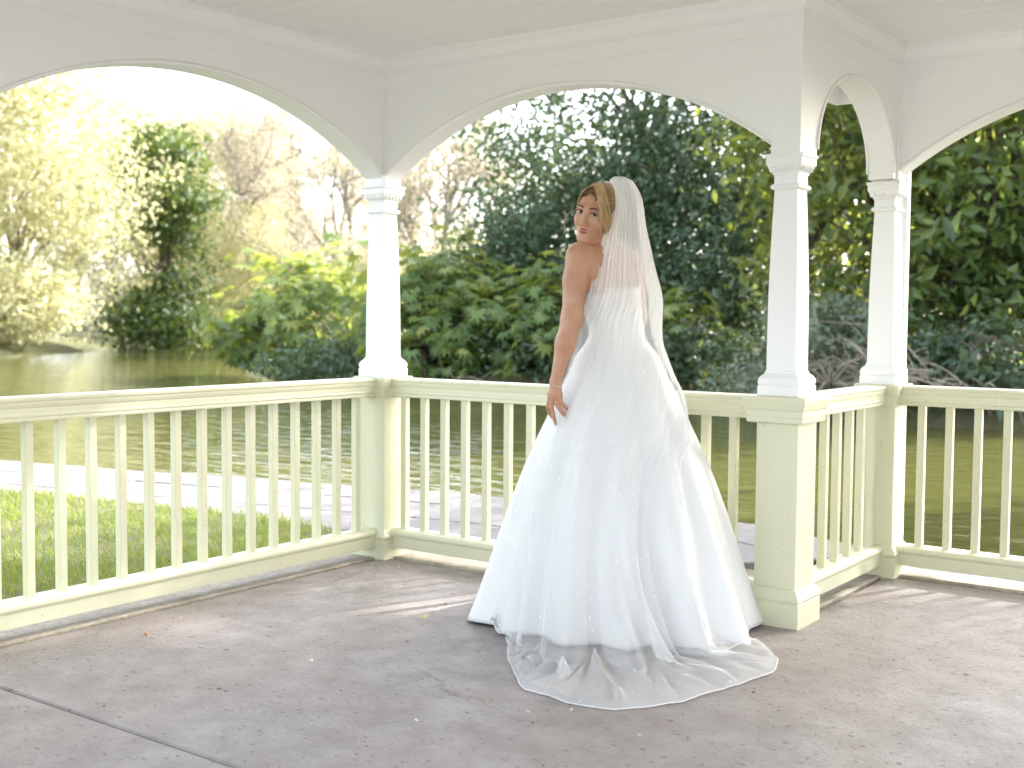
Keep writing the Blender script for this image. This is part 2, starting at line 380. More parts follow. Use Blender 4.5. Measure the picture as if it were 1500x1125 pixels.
die_me = MB().square([(.0855, .10), (.0855, .82)]).mesh('pedestal', bevel=.003)
def cap_mesh(h): return MB().square([(h*.80, .795), (h*.86, .797), (h*.885, .803), (h*.885, .818), (h*.9, .822), (h*.9, .845), (h*.93, .850), (h*.955, .862), (h*.985, .876), (h, .886), (h, .897), (h*.97, .9)]).mesh('pedestal_cap')
def foot_mesh(h): return MB().square([(h, -.01), (h, .092), (h-.004, .096), (h+.001, .103), (h+.002, .112), (h-.004, .122), (h-.012, .134), (h-.019, .146), (h-.0245, .148)]).mesh('pedestal_base')
cap_big, cap_small, foot_big, foot_small = cap_mesh(.131), cap_mesh(.105), foot_mesh(.1114), foot_mesh(.1085)
posts = [('inner', 0, 0), ('outer', W, 0), ('inner', W, D), ('inner', E_X, D), ('outer', E_X, 0), ('inner', G_X, 0), ('inner', 0, D_Y), ('inner', 0, 2*D_Y), ('inner', G_X, D_Y), ('inner', G_X, 2*D_Y)]
for kind, x, y in posts:
    c = link('column', col_me, M['white'], pav); c.location = (x, y, 0); P_(c)
    link('column_base', base_me, M['white'], c); link('capital', cap_me, M['white'], c); link('post_block', neck_me, M['white'], c)
    d = link('pedestal', die_me, M['cream'], pav); d.location = (x, y, 0); P_(d)
    link('pedestal_cap', cap_big if kind == 'outer' else cap_small, M['cream'], d); link('pedestal_base', foot_big if kind == 'outer' else foot_small, M['cream'], d)
hand = [(.0, .8955), (.045, .8955), (.0508, .8925), (.0525, .887), (.0515, .880), (.047, .876), (.0465, .868), (.0435, .858), (.0405, .853), (.0405, .832), (.0425, .829), (.0425, .822), (.0395, .818), (.0415, .811), (.0405, .8045), (.036, .8035)]
hand = hand + [(-o, z) for o, z in hand[::-1][:-1]]
brail = [(.0, .150), (.030, .150), (.034, .147), (.046, .143), (.052, .134), (.053, .124), (.049, .114), (.0445, .111), (.0445, .056)]
brail = brail + [(-o, z) for o, z in brail[::-1][:-1]]
bal_me = MB().box(-.0165, .0165, -.0165, .0165, .148, .806).mesh('baluster', bevel=.002)
def railing(a, b, first, pitch, count, endgap=.0):
    a = np.array(a, float); b = np.array(b, float); L = np.linalg.norm(b-a); d = (b-a)/L
    r = sweep([a+d*.0845, b-d*.0845], hand).build('railing', M['cream'], pav); P_(r)
    o = sweep([a+d*.0855, b-d*.0855], brail).build('bottom_rail', M['cream'], r)
    for k in range(count):
        p = a + d*(first+k*pitch)
        q = link('baluster', bal_me, M['cream'], r); q.location = (p[0], p[1], 0)
    return r
def even(a, b, pitch):
    L = math.dist(a, b); n = max(1, round((L-.2)/pitch)); return (a, b, .1+(L-.2)/n/2*0+.0, (L-.2)/n, n+1)
railing((0, 0), (0, D_Y), .212-.0165, .1345, 15)
railing((0, 0), (W, 0), .160+.0165-.03, .1262, 16)
railing((W, 0), (W, D), .115, .1465, 7)
railing((W, D), (E_X, D), .2-.015, .1262, 15)
railing((E_X, D), (E_X, 0), .115, .1465, 7)
railing((E_X, 0), (G_X, 0), .14, .1262, 15)
for xx in (0, G_X):
    railing((xx, D_Y), (xx, 2*D_Y), .14, .1345, 15)
railing((G_X, 0), (G_X, D_Y), .14, .1345, 15)
bead_r = .0085
def arch(a, b, spring, apex, elliptical=False, inset=.058):
    a = np.array(a, float); b = np.array(b, float); L = np.linalg.norm(b-a); d = (b-a)/L; nrm = np.array((d[1], -d[0]))
    x0, x1 = inset, L-inset; w = (x1-x0)/2; n = 40; crv = []
    for i in range(n+1):
        if elliptical:
            th = math.pi*(1-i/n); x = (x0+x1)/2 + (w-.055)*math.cos(th); z = spring+(apex-spring)*math.sin(th)
        else:
            s = apex-spring; R = (w*w+s*s)/(2*s); x = x0+(x1-x0)*i/n; q = x-(x0+x1)/2; z = apex-R+math.sqrt(max(0, R*R-q*q))
        crv.append((x, z))
    if elliptical: crv = [(x0+.055, 1.845)] + crv + [(x1-.055, 1.845)]
    T = .0575; ring = [(x0, 2.44)] + ([(x0, 1.845)] if elliptical else []) + crv + ([(x1, 1.845)] if elliptical else []) + [(x1, 2.44)]
    mb = MB(); V = []; F = []
    m = len(ring)
    for sgn in (1, -1): V += [(a[0]+d[0]*x+nrm[0]*T*sgn, a[1]+d[1]*x+nrm[1]*T*sgn, z) for x, z in ring]
    F = [(i, (i+1) % m, m+(i+1) % m, m+i) for i in range(m)]
    top = 2.44; tv = len(V)
    for s in (0, m):   # faces as strips up to the top line
        k0 = 1; k1 = m-2
        for i in range(k0, k1):
            xa, xb = ring[i][0], ring[i+1][0]
            if abs(xb-xa) < 1e-6: continue
            off = T if s == 0 else -T; base = len(V)
            V += [(a[0]+d[0]*x+nrm[0]*off, a[1]+d[1]*x+nrm[1]*off, top) for x in (xa, xb)]
            F.append((s+i, s+i+1, base+1, base))
    mb.add(V, F)
    o = mb.build('arch_panel', M['white'], pav); P_(o)
    for sgn in (1, -1):
        pt = [(a[0]+d[0]*x+nrm[0]*sgn*(T+.001), a[1]+d[1]*x+nrm[1]*sgn*(T+.001), z+.010) for x, z in (crv[1:-1] if elliptical else crv)]
        MB().tube(pt, bead_r, 6).build('arch_bead', M['white'], o, True)
    return o
SP, AP = 1.872, 2.207
for a, b in (((0, 0), (0, D_Y)), ((0, 0), (W, 0)), ((W, D), (E_X, D)), ((E_X, 0), (G_X, 0)), ((0, D_Y), (0, 2*D_Y)), ((G_X, 0), (G_X, D_Y)), ((G_X, D_Y), (G_X, 2*D_Y)), ): arch(a, b, SP, AP)
arch((W, 0), (W, D), 1.86, 2.215, True); arch((E_X, D), (E_X, 0), 1.86, 2.215, True)
inner = [(0, 2*D_Y-.06), (0, 0), (W, 0), (W, D), (E_X, D), (E_X, 0), (G_X, 0), (G_X, 2*D_Y-.06)]
fz = sweep(inner, [(.0632, 2.452), (.0632, 2.302), (.0615, 2.299), (.05, 2.299), (.05, 2.452)]).build('frieze', M['white'], pav); P_(fz)
cn = sweep(inner, [(.062, 2.452), (.062, 2.366), (.069, 2.366), (.069, 2.378), (.073, 2.380), (.075, 2.396), (.081, 2.412), (.091, 2.424), (.096, 2.427), (.096, 2.441), (.099, 2.443), (.099, 2.452)]).build('cornice', M['white'], pav); P_(cn)
# corner cover strips above the inner columns
for x, y, sx, sy in ((0, 0, 1, -1), (W, D, 1, -1)):
    st = MB().square([(.0095, 1.84), (.0095, 2.298)], x+sx*.0615, y+sy*.0615).build('corner_strip', M['white'], pav, bevel=.002); P_(st)
pl = MB().box(W+.03, W+.066, D+.075, D+.125, .9, 1.9).build('outer_pilaster', M['white'], pav, bevel=.003); P_(pl)
# ceiling of narrow boards
roofpoly = [(-.45, S_Y-.4), (G_X+.45, S_Y-.4), (G_X+.45, .45), (E_X+.45, .45), (E_X+.45, D+.45), (W-.45, D+.45), (W-.45, .45), (-.45, .45)]
ce = slab('ceiling', roofpoly, 2.462, 2.5, M['white'], pav, 0); P_(ce)
bw = .118; y = D-.05
k = 0
while y > S_Y:
    y0, y1 = y-bw+.004, y
    x0, x1 = (-.05, G_X+.05) if y <= -.0 else (W-.05, E_X+.05)
    me = MB().add([(x0, y0, 2.449), (x1, y0, 2.449), (x1, y1, 2.449), (x0, y1, 2.449), (x0, y0-.0, 2.463), (x1, y0, 2.463), (x1, y1, 2.463), (x0, y1, 2.463)], [(3,2,1,0),(4,5,6,7),(0,1,5,4),(1,2,6,5),(2,3,7,6),(3,0,4,7)])
    me.build('ceiling_board', M['white'], ce, bevel=.0035); y -= bw; k += 1
# outer fascia and roof
fa = sweep([(p[0], p[1]) for p in [(0, S_Y), (0, 0), (W, 0), (W, D), (E_X, D), (E_X, 0), (G_X, 0), (G_X, S_Y)]], [(-.40, 2.30), (-.43, 2.30), (-.43, 2.52), (-.40, 2.52)]).build('fascia', M['white'], pav); P_(fa)
M['roof'] = simple('roof_felt', [(.3, (.10, .10, .105)), (.7, (.15, .15, .15))], 3, .8, .3, .01)
hip = MB()
for (x0, x1, y0, y1, zt) in ((-.5, G_X+.5, S_Y-.45, .5, 4.0), (W-.5, E_X+.5, -1.5, D+.5, 3.3)):
    cx_ = (x0+x1)/2; ya, yb = (y0+y1)/2-1, (y0+y1)/2+(1 if zt > 3.5 else .4)
    hip.add([(x0, y0, 2.53), (x1, y0, 2.53), (x1, y1, 2.53+.002*(zt < 3.5)), (x0, y1, 2.53+.002*(zt < 3.5)), (cx_, ya, zt), (cx_, yb, zt)], [(0, 1, 4), (1, 2, 5, 4), (2, 3, 5), (3, 0, 4, 5)])
rf = hip.build('roof', M['roof'], pav); P_(rf)

# ------------------------------------------------------------------ trees and shrubs
def unit(a): return a/(np.linalg.norm(a, axis=-1, keepdims=True)+1e-9)
def leaf_faces(rs, C, size, up_bias=.4, ratio=.45, fold=.12, outward=None):
    """simple pointed leaves: two triangles folded along the midrib"""
    n = len(C); d = unit(rs.normal(size=(n, 3)) + np.array((0, 0, -.25)))
    nr = rs.normal(size=(n, 3))*.8 + np.array((0, 0, up_bias))
    if outward is not None: nr = nr + outward*.7
    nr = unit(nr); d = unit(d - nr*np.sum(d*nr, -1, keepdims=True)); s = np.cross(d, nr)
    L = (size*np.clip(rs.lognormal(-.05, .33, n), .4, 1.8))[:, None]
    a = C; b = C + d*L*.5 + s*L*ratio*.5 + nr*L*fold; c = C + d*L - nr*L*.05; e = C + d*L*.5 - s*L*ratio*.5 + nr*L*fold
    V = np.stack([a, b, c, e], 1).reshape(-1, 3); i = np.arange(n)[:, None]*4
    return V, np.concatenate([i+np.array([0, 1, 2]), i+np.array([0, 2, 3])], 0)
def palm_faces(rs, C, size, outward, lobes=7):
    """palmate leaves: a fan of pointed lobes"""
    n = len(C); nr = unit(outward*.55 + rs.normal(size=(n, 3))*.38 + np.array((0, 0, .75)))
    d = unit(outward + rs.normal(size=(n, 3))*.5 - np.array((0, 0, .45))); d = unit(d - nr*np.sum(d*nr, -1, keepdims=True)); s = np.cross(d, nr)
    L = (size*rs.uniform(.55, 1.2, n))[:, None]; pts = [C]; m = 2*lobes+1
    for k in range(m):
        an = math.radians(-125 + 250*k/(m-1)); r = (1.0 if k % 2 else .46)*(1-.25*abs(an)/2.2)
        pts.append(C + (d*math.cos(an) + s*math.sin(an))*L*r*.6 - nr*L*(.12 if k % 2 else 0))
    V = np.stack(pts, 1).reshape(-1, 3); i = np.arange(n)[:, None]*(m+1)
    return V, np.concatenate([i+np.array([0, k+1, k+2]) for k in range(m-1)], 0), m+1
def clumps(rs, n, center, radii, lo=.45, bottom=-1.0):
    out = []
    while len(out) < n:
        p = unit(rs.normal(size=3))*rs.uniform(lo**3, 1)**(1/3)
        if p[2] < bottom: continue
        lump = 1 + .22*math.sin(3.1*p[0]+2*p[2]+center[0])*math.sin(2.7*p[1]+center[1]) + .14*math.sin(6.3*p[2]+4*p[0])
        out.append(np.array(center) + p*np.array(radii)*lump)
    return np.array(out)
def bend(rs, a, b, n=5, wob=.08):
    a = np.array(a, float); b = np.array(b, float); L = np.linalg.norm(b-a); P = []
    for i in range(n+1):
        t = i/n; p = a+(b-a)*t; p[2] += L*.10*math.sin(math.pi*t)
        if 0 < i < n: p += rs.normal(size=3)*L*wob*.5
        P.append(p)
    return P
def leafy_tree(name, label, cat, loc, seed, parts, leaf, mat, group=None, trunk_r=.16, trunk_h=2.0, limbs=14, bark='bark', lean=(0, 0), palm=False, rz=0, stems=1):
    """parts: list of (centre, radii, n_clumps, leaves per clump, clump radius); one trunk with limbs to the clumps and one crown mesh"""
    rs = np.random.RandomState(seed); root = empty(name, loc, rz); tag(root, label, cat, group)
    allC, allO = [], []; ends = []
    for (c, r, nc, per, cr) in parts:
        K = clumps(rs, nc, c, r); ends += list(K)
        for k in K:
            q = rs.normal(size=(per, 3))*cr*np.array((1, 1, .7))*rs.uniform(.6, 1.25)
            allC.append(k+q); allO.append(unit(np.repeat((k-np.array(c))[None], per, 0)/np.array(r)+q/cr*.4))
    C = np.concatenate(allC); O = np.concatenate(allO); ok = C[:, 2] > .02; C, O = C[ok], O[ok]
    if palm: V, F, k = palm_faces(rs, C, leaf, O)
    else: V, F = leaf_faces(rs, C, leaf, outward=O); k = 4
    base = np.clip(rs.normal(.4, .22, len(C)) + .12*np.sin(C[:, 0]*2.3)*np.sin(C[:, 2]*2.9+C[:, 1]), 0, 1)
    link('crown', npmesh('crown', V, F, attrs={'v': np.repeat(base, k)}), mat, root)
    mb = MB(); top = np.array((lean[0], lean[1], trunk_h))
    for s in range(stems):
        o = np.array((0, 0, 0.0)) if stems == 1 else np.append(rs.normal(size=2)*.5, 0)
        tp = top + (0 if stems == 1 else np.append(rs.normal(size=2)*.7, rs.uniform(-.3, .6)))
        mb.tube([o-np.array((0, 0, .4))]+bend(rs, o, tp, 5, .05), [trunk_r*1.35]+list(np.linspace(trunk_r*1.1, trunk_r*.6, 6)), 8)
        sel = rs.permutation(len(ends))[:limbs]
        for i in sel:
            e = ends[i]; t = rs.uniform(.55, 1); st = o+(tp-o)*t
            mb.tube(bend(rs, st, e, 5, .07), np.linspace(trunk_r*.38, trunk_r*.06, 6), 5)
    mb.build('trunk', M[bark], root, True)
    return root
def copy_tree(src, loc, rz, s, label, group=None):
    o = src.copy(); COL.objects.link(o); o.location = loc; o.rotation_euler = (0, 0, rz); o.scale = (s, s, s); o['label'] = label
    if group: o['group'] = group
    for ch in src.children:
        c = ch.copy(); COL.objects.link(c); c.parent = o
    return o
def gz(xy): return float(ground_height(np.array([xy[0]]), np.array([xy[1]]))[0])
def place(u, D): p = away(u, D); return (p[0], p[1], gz(p)-.05)

EV = 'dense dark evergreen trees on the far bank'
# the big dark evergreen behind the bride and its neighbours
leafy_tree('evergreen_tree', 'tall dark green evergreen tree behind the bride, across the water', 'tree', place(935, 28), 11,
           [((0, 0, 5.6), (3.2, 3.0, 4.6), 150, 120, .55), ((-1.6, 0, 2.8), (2.4, 2.2, 2.4), 60, 110, .5), ((1.4, -.4, 2.6), (2.4, 2.2, 2.4), 60, 110, .5)], .17, M['evergreen'], EV, .26, 4.5, 20)
leafy_tree('evergreen_tree', 'dark glossy evergreen tree with sky glinting through it, left of the outer pavilion column', 'tree', place(1075, 25.5), 12,
           [((0, 0, 4.6), (2.3, 2.3, 4.4), 120, 105, .5), ((.4, -.6, 2.0), (2.2, 1.8, 2.0), 50, 110, .45)], .16, M['evergreen'], EV, .2, 3.8, 18)
leafy_tree('evergreen_tree', 'lower grey-green evergreen at the left flank of the tall dark tree', 'tree', place(765, 26.5), 13,
           [((0, 0, 2.1), (1.5, 1.5, 2.1), 80, 105, .40), ((-1.0, 0, 1.5), (1.5, 1.3, 1.5), 40, 100, .4)], .15, M['evergreen'], EV, .15, 2.6, 14)
# laurels on the right bank
LA = 'laurels on the right bank'
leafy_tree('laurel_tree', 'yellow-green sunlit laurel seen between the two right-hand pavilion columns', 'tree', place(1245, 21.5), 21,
           [((0, 0, 3.9), (2.0, 2.0, 3.4), 90, 75, .48)], .24, M['laurel_sunlit'], LA, .1, 2.8, 16, stems=3)
leafy_tree('laurel_tree', 'large loose laurel with dark stems and long glossy leaves overhanging the water', 'tree', place(1420, 20.0), 22,
           [((0, 0, 4.3), (2.5, 2.1, 3.0), 85, 62, .5), ((-.4, -.5, 1.3), (2.2, 1.4, 1.2), 34, 60, .42)], .27, M['laurel'], LA, .09, 2.8, 22, stems=6)
leafy_tree('laurel_tree', 'tall laurel at the edge of the right bank, beyond the overhanging one', 'tree', place(1620, 21.0), 23,
           [((0, 0, 3.8), (2.4, 2.2, 3.8), 100, 75, .5)], .25, M['laurel'], LA, .12, 2.8, 16, stems=3)
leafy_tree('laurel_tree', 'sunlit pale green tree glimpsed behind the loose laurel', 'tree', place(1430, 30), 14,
           [((0, 0, 5.4), (4.6, 2.6, 5.4), 110, 70, .65)], .24, M['laurel_sunlit'], LA, .24, 4.5, 14)
leafy_tree('evergreen_tree', 'dark evergreen rising behind the yellow-green laurel', 'tree', place(1220, 28), 15,
           [((0, 0, 5.6), (3.4, 2.6, 5.4), 100, 85, .65)], .2, M['evergreen'], EV, .24, 4.5, 14)
# trees of the same bank further along, which shade the pavilion from the sun
leafy_tree('shade_tree', 'tall bank tree whose crown shades the pavilion from the right', 'tree', (8.2, 15.6, .1), 31,
           [((0, 0, 9.8), (3.7, 3.0, 5.4), 160, 88, .62)], .26, M['laurel'], 'shade trees further along the right bank', .26, 6, 16)
leafy_tree('shade_tree', 'broad bank tree standing beside the tall shade tree', 'tree', (14.2, 16.2, .1), 32,
           [((0, 0, 9.8), (4.0, 3.0, 5.4), 150, 100, .7)], .26, M['laurel'], 'shade trees further along the right bank', .24, 6, 16)
# shrubs with big palmate leaves along the water
FA = 'palmate-leaved shrubs along the bank'
leafy_tree('palmate_shrub', 'bright yellow-green big-leaved shrub reaching over the water, left of the inner corner column', 'shrub', place(455, 29.0), 41,
           [((0, 0, 1.35), (2.1, 1.7, 1.5), 60, 16, .34), ((-1.3, -.4, .7), (1.3, 1.1, .8), 26, 16, .3)], .5, M['fatsia'], FA, .05, .7, 20, palm=True, stems=4)
leafy_tree('palmate_shrub', 'big-leaved green shrub on the bank just right of the inner corner column', 'shrub', place(635, 25.0), 42,
           [((0, 0, 1.25), (1.5, 1.3, 1.5), 55, 16, .3), ((1.1, -.3, .9), (1.2, 1.0, 1.0), 30, 16, .28)], .46, M['fatsia'], FA, .05, .7, 18, palm=True, stems=4)
leafy_tree('palmate_shrub', 'big-leaved shrub beside the bride\'s arm, in front of the dark evergreen', 'shrub', place(800, 23.6), 43,
           [((0, 0, .95), (1.25, 1.0, 1.15), 45, 15, .28)], .44, M['fatsia'], FA, .05, .6, 14, palm=True, stems=3)
leafy_tree('palmate_shrub', 'low big-leaved shrub at the foot of the dark trees, right of the veil', 'shrub', place(985, 22.4), 44,
           [((0, 0, .75), (1.0, .9, .95), 32, 14, .26)], .42, M['fatsia'], FA, .05, .5, 12, palm=True, stems=3)
leafy_tree('grey_shrub', 'grey-green twiggy shrub at the water between the two right-hand columns', 'shrub', place(1215, 18.9), 51,
           [((0, 0, 1.15), (1.0, .9, 1.15), 46, 70, .26), ((-1.1, 0, .6), (.9, .8, .7), 24, 60, .24)], .12, M['greyleaf'], None, .03, .6, 30, bark='palebark', stems=6)
leafy_tree('dark_shrub', 'dark leafy shrub trailing into the water beneath the loose laurel', 'shrub', place(1450, 17.9), 52,
           [((0, 0, .55), (2.0, .8, .7), 50, 60, .25)], .16, M['evergreen'], 'dark undergrowth at the waterline', .03, .5, 14, stems=5)
leafy_tree('dark_shrub', 'dark ivy-like shrub trailing into the water below the tall evergreens', 'shrub', place(900, 22.6), 53,
           [((0, 0, .45), (3.6, .9, .7), 85, 60, .26)], .15, M['evergreen'], 'dark undergrowth at the waterline', .03, .4, 14, stems=5)
leafy_tree('dark_shrub', 'dark ivy-like shrub trailing into the water below the big-leaved shrubs', 'shrub', place(560, 25.6), 54,
           [((0, 0, .4), (3.0, 1.0, .65), 75, 60, .26)], .15, M['evergreen'], 'dark undergrowth at the waterline', .03, .4, 14, stems=5)
# dead branches hanging over the right bank's water
rs = np.random.RandomState(5)
def dead_branch(label, base, n, spread, seed):
    rs = np.random.RandomState(seed); mb = MB(); b = np.array((0, 0, 0.0))
    for i in range(n):
        d = np.array((rs.uniform(-1, 1)*spread, -rs.uniform(.2, 1.0), rs.uniform(-.15, .45))); L = rs.uniform(.7, 1.7)
        e = b + d*L; mid = (b+e)/2 + np.array((0, 0, .3*L)) + rs.normal(size=3)*.1
        P = [b*(1-t)**2 + mid*2*t*(1-t) + e*t*t for t in np.linspace(0, 1, 7)]; mb.tube(P, np.linspace(.022, .005, 7), 5)
        for j in range(3):
            s = P[rs.randint(2, 6)]; mb.tube([s, s+rs.normal(size=3)*.15+d*.15, s+rs.normal(size=3)*.2+d*.4+np.array((0, 0, -.1))], [.008, .006, .003], 4)
    o = mb.build('dead_branch', M['palebark'], None, True); o.location = base; tag(o, label, 'branch', 'bleached branches over the water'); return o
p = away(1215, 18.2); dead_branch('bleached dead branches arching over the water below the grey-green shrub', (p[0], p[1], .15), 9, 1.3, 1)
p = away(1440, 17.0); dead_branch('bleached dead branches arching over the water below the loose laurel', (p[0], p[1], .0), 11, 1.6, 2)
p = away(735, 21.8); dead_branch('pale dead branch bending into the pond below the evergreens', (p[0], p[1], -.3), 3, .6, 3)
# left bank: pale spring willows, a green tree, bare trees
SW = 'pale yellow spring shrubs on the left bank'
w1 = leafy_tree('spring_willow', 'pale yellow spring willow overhanging the far left water', 'tree', place(25, 46), 61,
           [((0, 0, 7.5), (5.0, 3.6, 7.2), 230, 95, .8), ((.8, -1.5, 1.5), (4.4, 2.0, 1.6), 70, 80, .6)], .24, M['willow'], SW, .2, 4, 26, bark='palebark')
copy_tree(w1, place(-170, 47), 2.0, 1.05, 'pale yellow spring willow at the left limit of the far bank', SW)
copy_tree(w1, place(215, 66), 1.1, .95, 'yellowish spring tree behind the green leaning tree', SW)
copy_tree(w1, place(300, 74), 5.0, 1.0, 'tall pale spring tree behind the low green bush', SW)
copy_tree(w1, place(355, 60), 4.0, .52, 'small pale yellow bush at the head of the pond', SW)
leafy_tree('green_tree', 'green-leaved tree with a dark leaning branch among the pale willows', 'tree', place(236, 50), 62,
           [((-.9, 0, 9.0), (1.5, 1.5, 1.8), 26, 70, .45), ((1.3, 0, 7.4), (1.6, 1.5, 2.4), 36, 70, .45), ((.9, 0, 4.2), (1.3, 1.3, 2.4), 28, 70, .45), ((.4, -.5, 1.7), (2.5, 1.6, 1.7), 60, 75, .5)], .27, M['holly'], None, .2, 5.5, 16, lean=(.6, 0))
leafy_tree('low_bush', 'low bright green bush at the grassy head of the pond', 'shrub', place(300, 60), 63,
           [((0, 0, .8), (3.6, 1.4, 1.0), 60, 55, .4)], .2, M['holly'], None, .04, .6, 10, stems=4)
def bare_tree(name, label, loc, seed, H, group, ivy=0, lean=(0, 0)):
    rs = np.random.RandomState(seed); root = empty(name, loc); tag(root, label, 'tree', group); mb = MB(); tips = []
    def grow(p, d, L, r, lev):
        n = 4; P = [p]; q = p.copy(); dd = d.copy()
        for i in range(n):
            dd = unit(dd + rs.normal(size=3)*.13 + np.array((0, 0, .05))); q = q + dd*L/n; P.append(q.copy())
        mb.tube(P, np.linspace(r, r*.6, n+1), 6 if lev < 2 else 3, False)
        if lev >= 4: tips.extend(P[1:]); return
        for k in range([5, 4, 4, 4][lev]):
            s = P[rs.randint(1 if lev else 2, n+1)]; nd = unit(dd + rs.normal(size=3)*(.55 if lev else .5)); grow(s, nd, L*rs.uniform(.5, .72), r*.5, lev+1)
    grow(np.array((0, 0, -.3)), unit(np.array((lean[0], lean[1], 1.0))), H*.48, H*.017, 0)
    mb.build('trunk', M['barebark'], root, True)
    T = np.array(tips); T = np.repeat(T, 5, 0) + rs.normal(size=(len(T)*5, 3))*.22
    V, F = leaf_faces(rs, T, .13); tone = np.repeat(rs.rand(len(T)), 4)
    link('crown', npmesh('crown', V, F, attrs={'v': tone}), M['blossom'], root)
    return root
BT = 'bare budding trees beyond the pond'
b1 = bare_tree('bare_tree', 'slim bare budding tree beyond the head of the pond', place(380, 62), 71, 12.5, BT)
b2 = bare_tree('bare_tree', 'bare budding tree left of the inner corner column', place(478, 54), 72, 10, BT)
b3 = bare_tree('bare_tree', 'bare tree leaning right, seen just past the inner corner column', place(655, 47), 73, 10, BT, lean=(-.25, 0))
for i, (src, u, Dd, s, lab) in enumerate([(b2, 585, 58, 1.1, 'bare tree behind the inner corner column'), (b1, 700, 54, .9, 'bare tree at the left flank of the dark evergreens'), (b3, 610, 48, .8, 'smaller bare tree above the big-leaved shrubs'),
        (b1, 300, 90, 1.2, 'distant bare tree between the green tree and the slim bare tree'), (b2, 120, 84, 1.3, 'distant bare tree rising over the pale willow'), (b3, 420, 88, 1.2, 'distant bare tree between the two budding trees'), (b2, 520, 95, 1.3, 'farthest bare tree over the shrubs'), (b1, 20, 80, 1.3, 'distant bare tree at the far left over the willows'), (b2, 395, 70, 1.45, 'broad bare tree above the head of the pond'), (b3, 330, 66, 1.35, 'bare tree next to the green tree\'s right side'), (b1, 520, 66, 1.2, 'bare tree right behind the left flank of the inner corner column'), (b3, 445, 76, 1.6, 'tall bare tree in the gap between the budding trees')]):
    copy_tree(src, place(u, Dd), 1.3*i, s, lab, BT)
sh = leafy_tree('thicket', 'pale budding thicket on the bank behind the big-leaved shrubs', 'thicket', place(560, 46), 81,
           [((0, 0, 1.8), (3.5, 2.0, 2.0), 80, 60, .5)], .16, M['willow'], 'pale thickets beyond the pond', .05, 1.4, 24, bark='palebark', stems=6)
copy_tree(sh, place(430, 66), 1.0, 1.3, 'pale budding thicket under the slim bare trees', 'pale thickets beyond the pond')
copy_tree(sh, place(690, 44), 2.2, .9, 'pale thicket at the left foot of the evergreens', 'pale thickets beyond the pond')
copy_tree(sh, place(345, 78), 3.0, 1.5, 'far pale thicket behind the head of the pond', 'pale thickets beyond the pond')
copy_tree(sh, place(560, 84), 4.0, 1.7, 'far pale thicket behind the inner corner column', 'pale thickets beyond the pond')
copy_tree(sh, place(700, 80), 5.0, 1.8, 'far pale thicket behind the evergreen\'s left flank', 'pale thickets beyond the pond')

# ------------------------------------------------------------------ the bride
BG = np.array([1.579, -.352, 0.0])
person = empty('person', BG, YAW)      # local x to the right, y away from the photograph's viewpoint, z up
tag(person, 'bride in a white satin gown and long beaded veil looking back over her shoulder', 'person')
FA_ = np.array((-.77, .64, 0)); FA_ /= np.linalg.norm(FA_); LE = np.array((FA_[1]*-1, FA_[0], 0.0))  # facing, her left
LE = np.array((-FA_[1], FA_[0], 0.0))
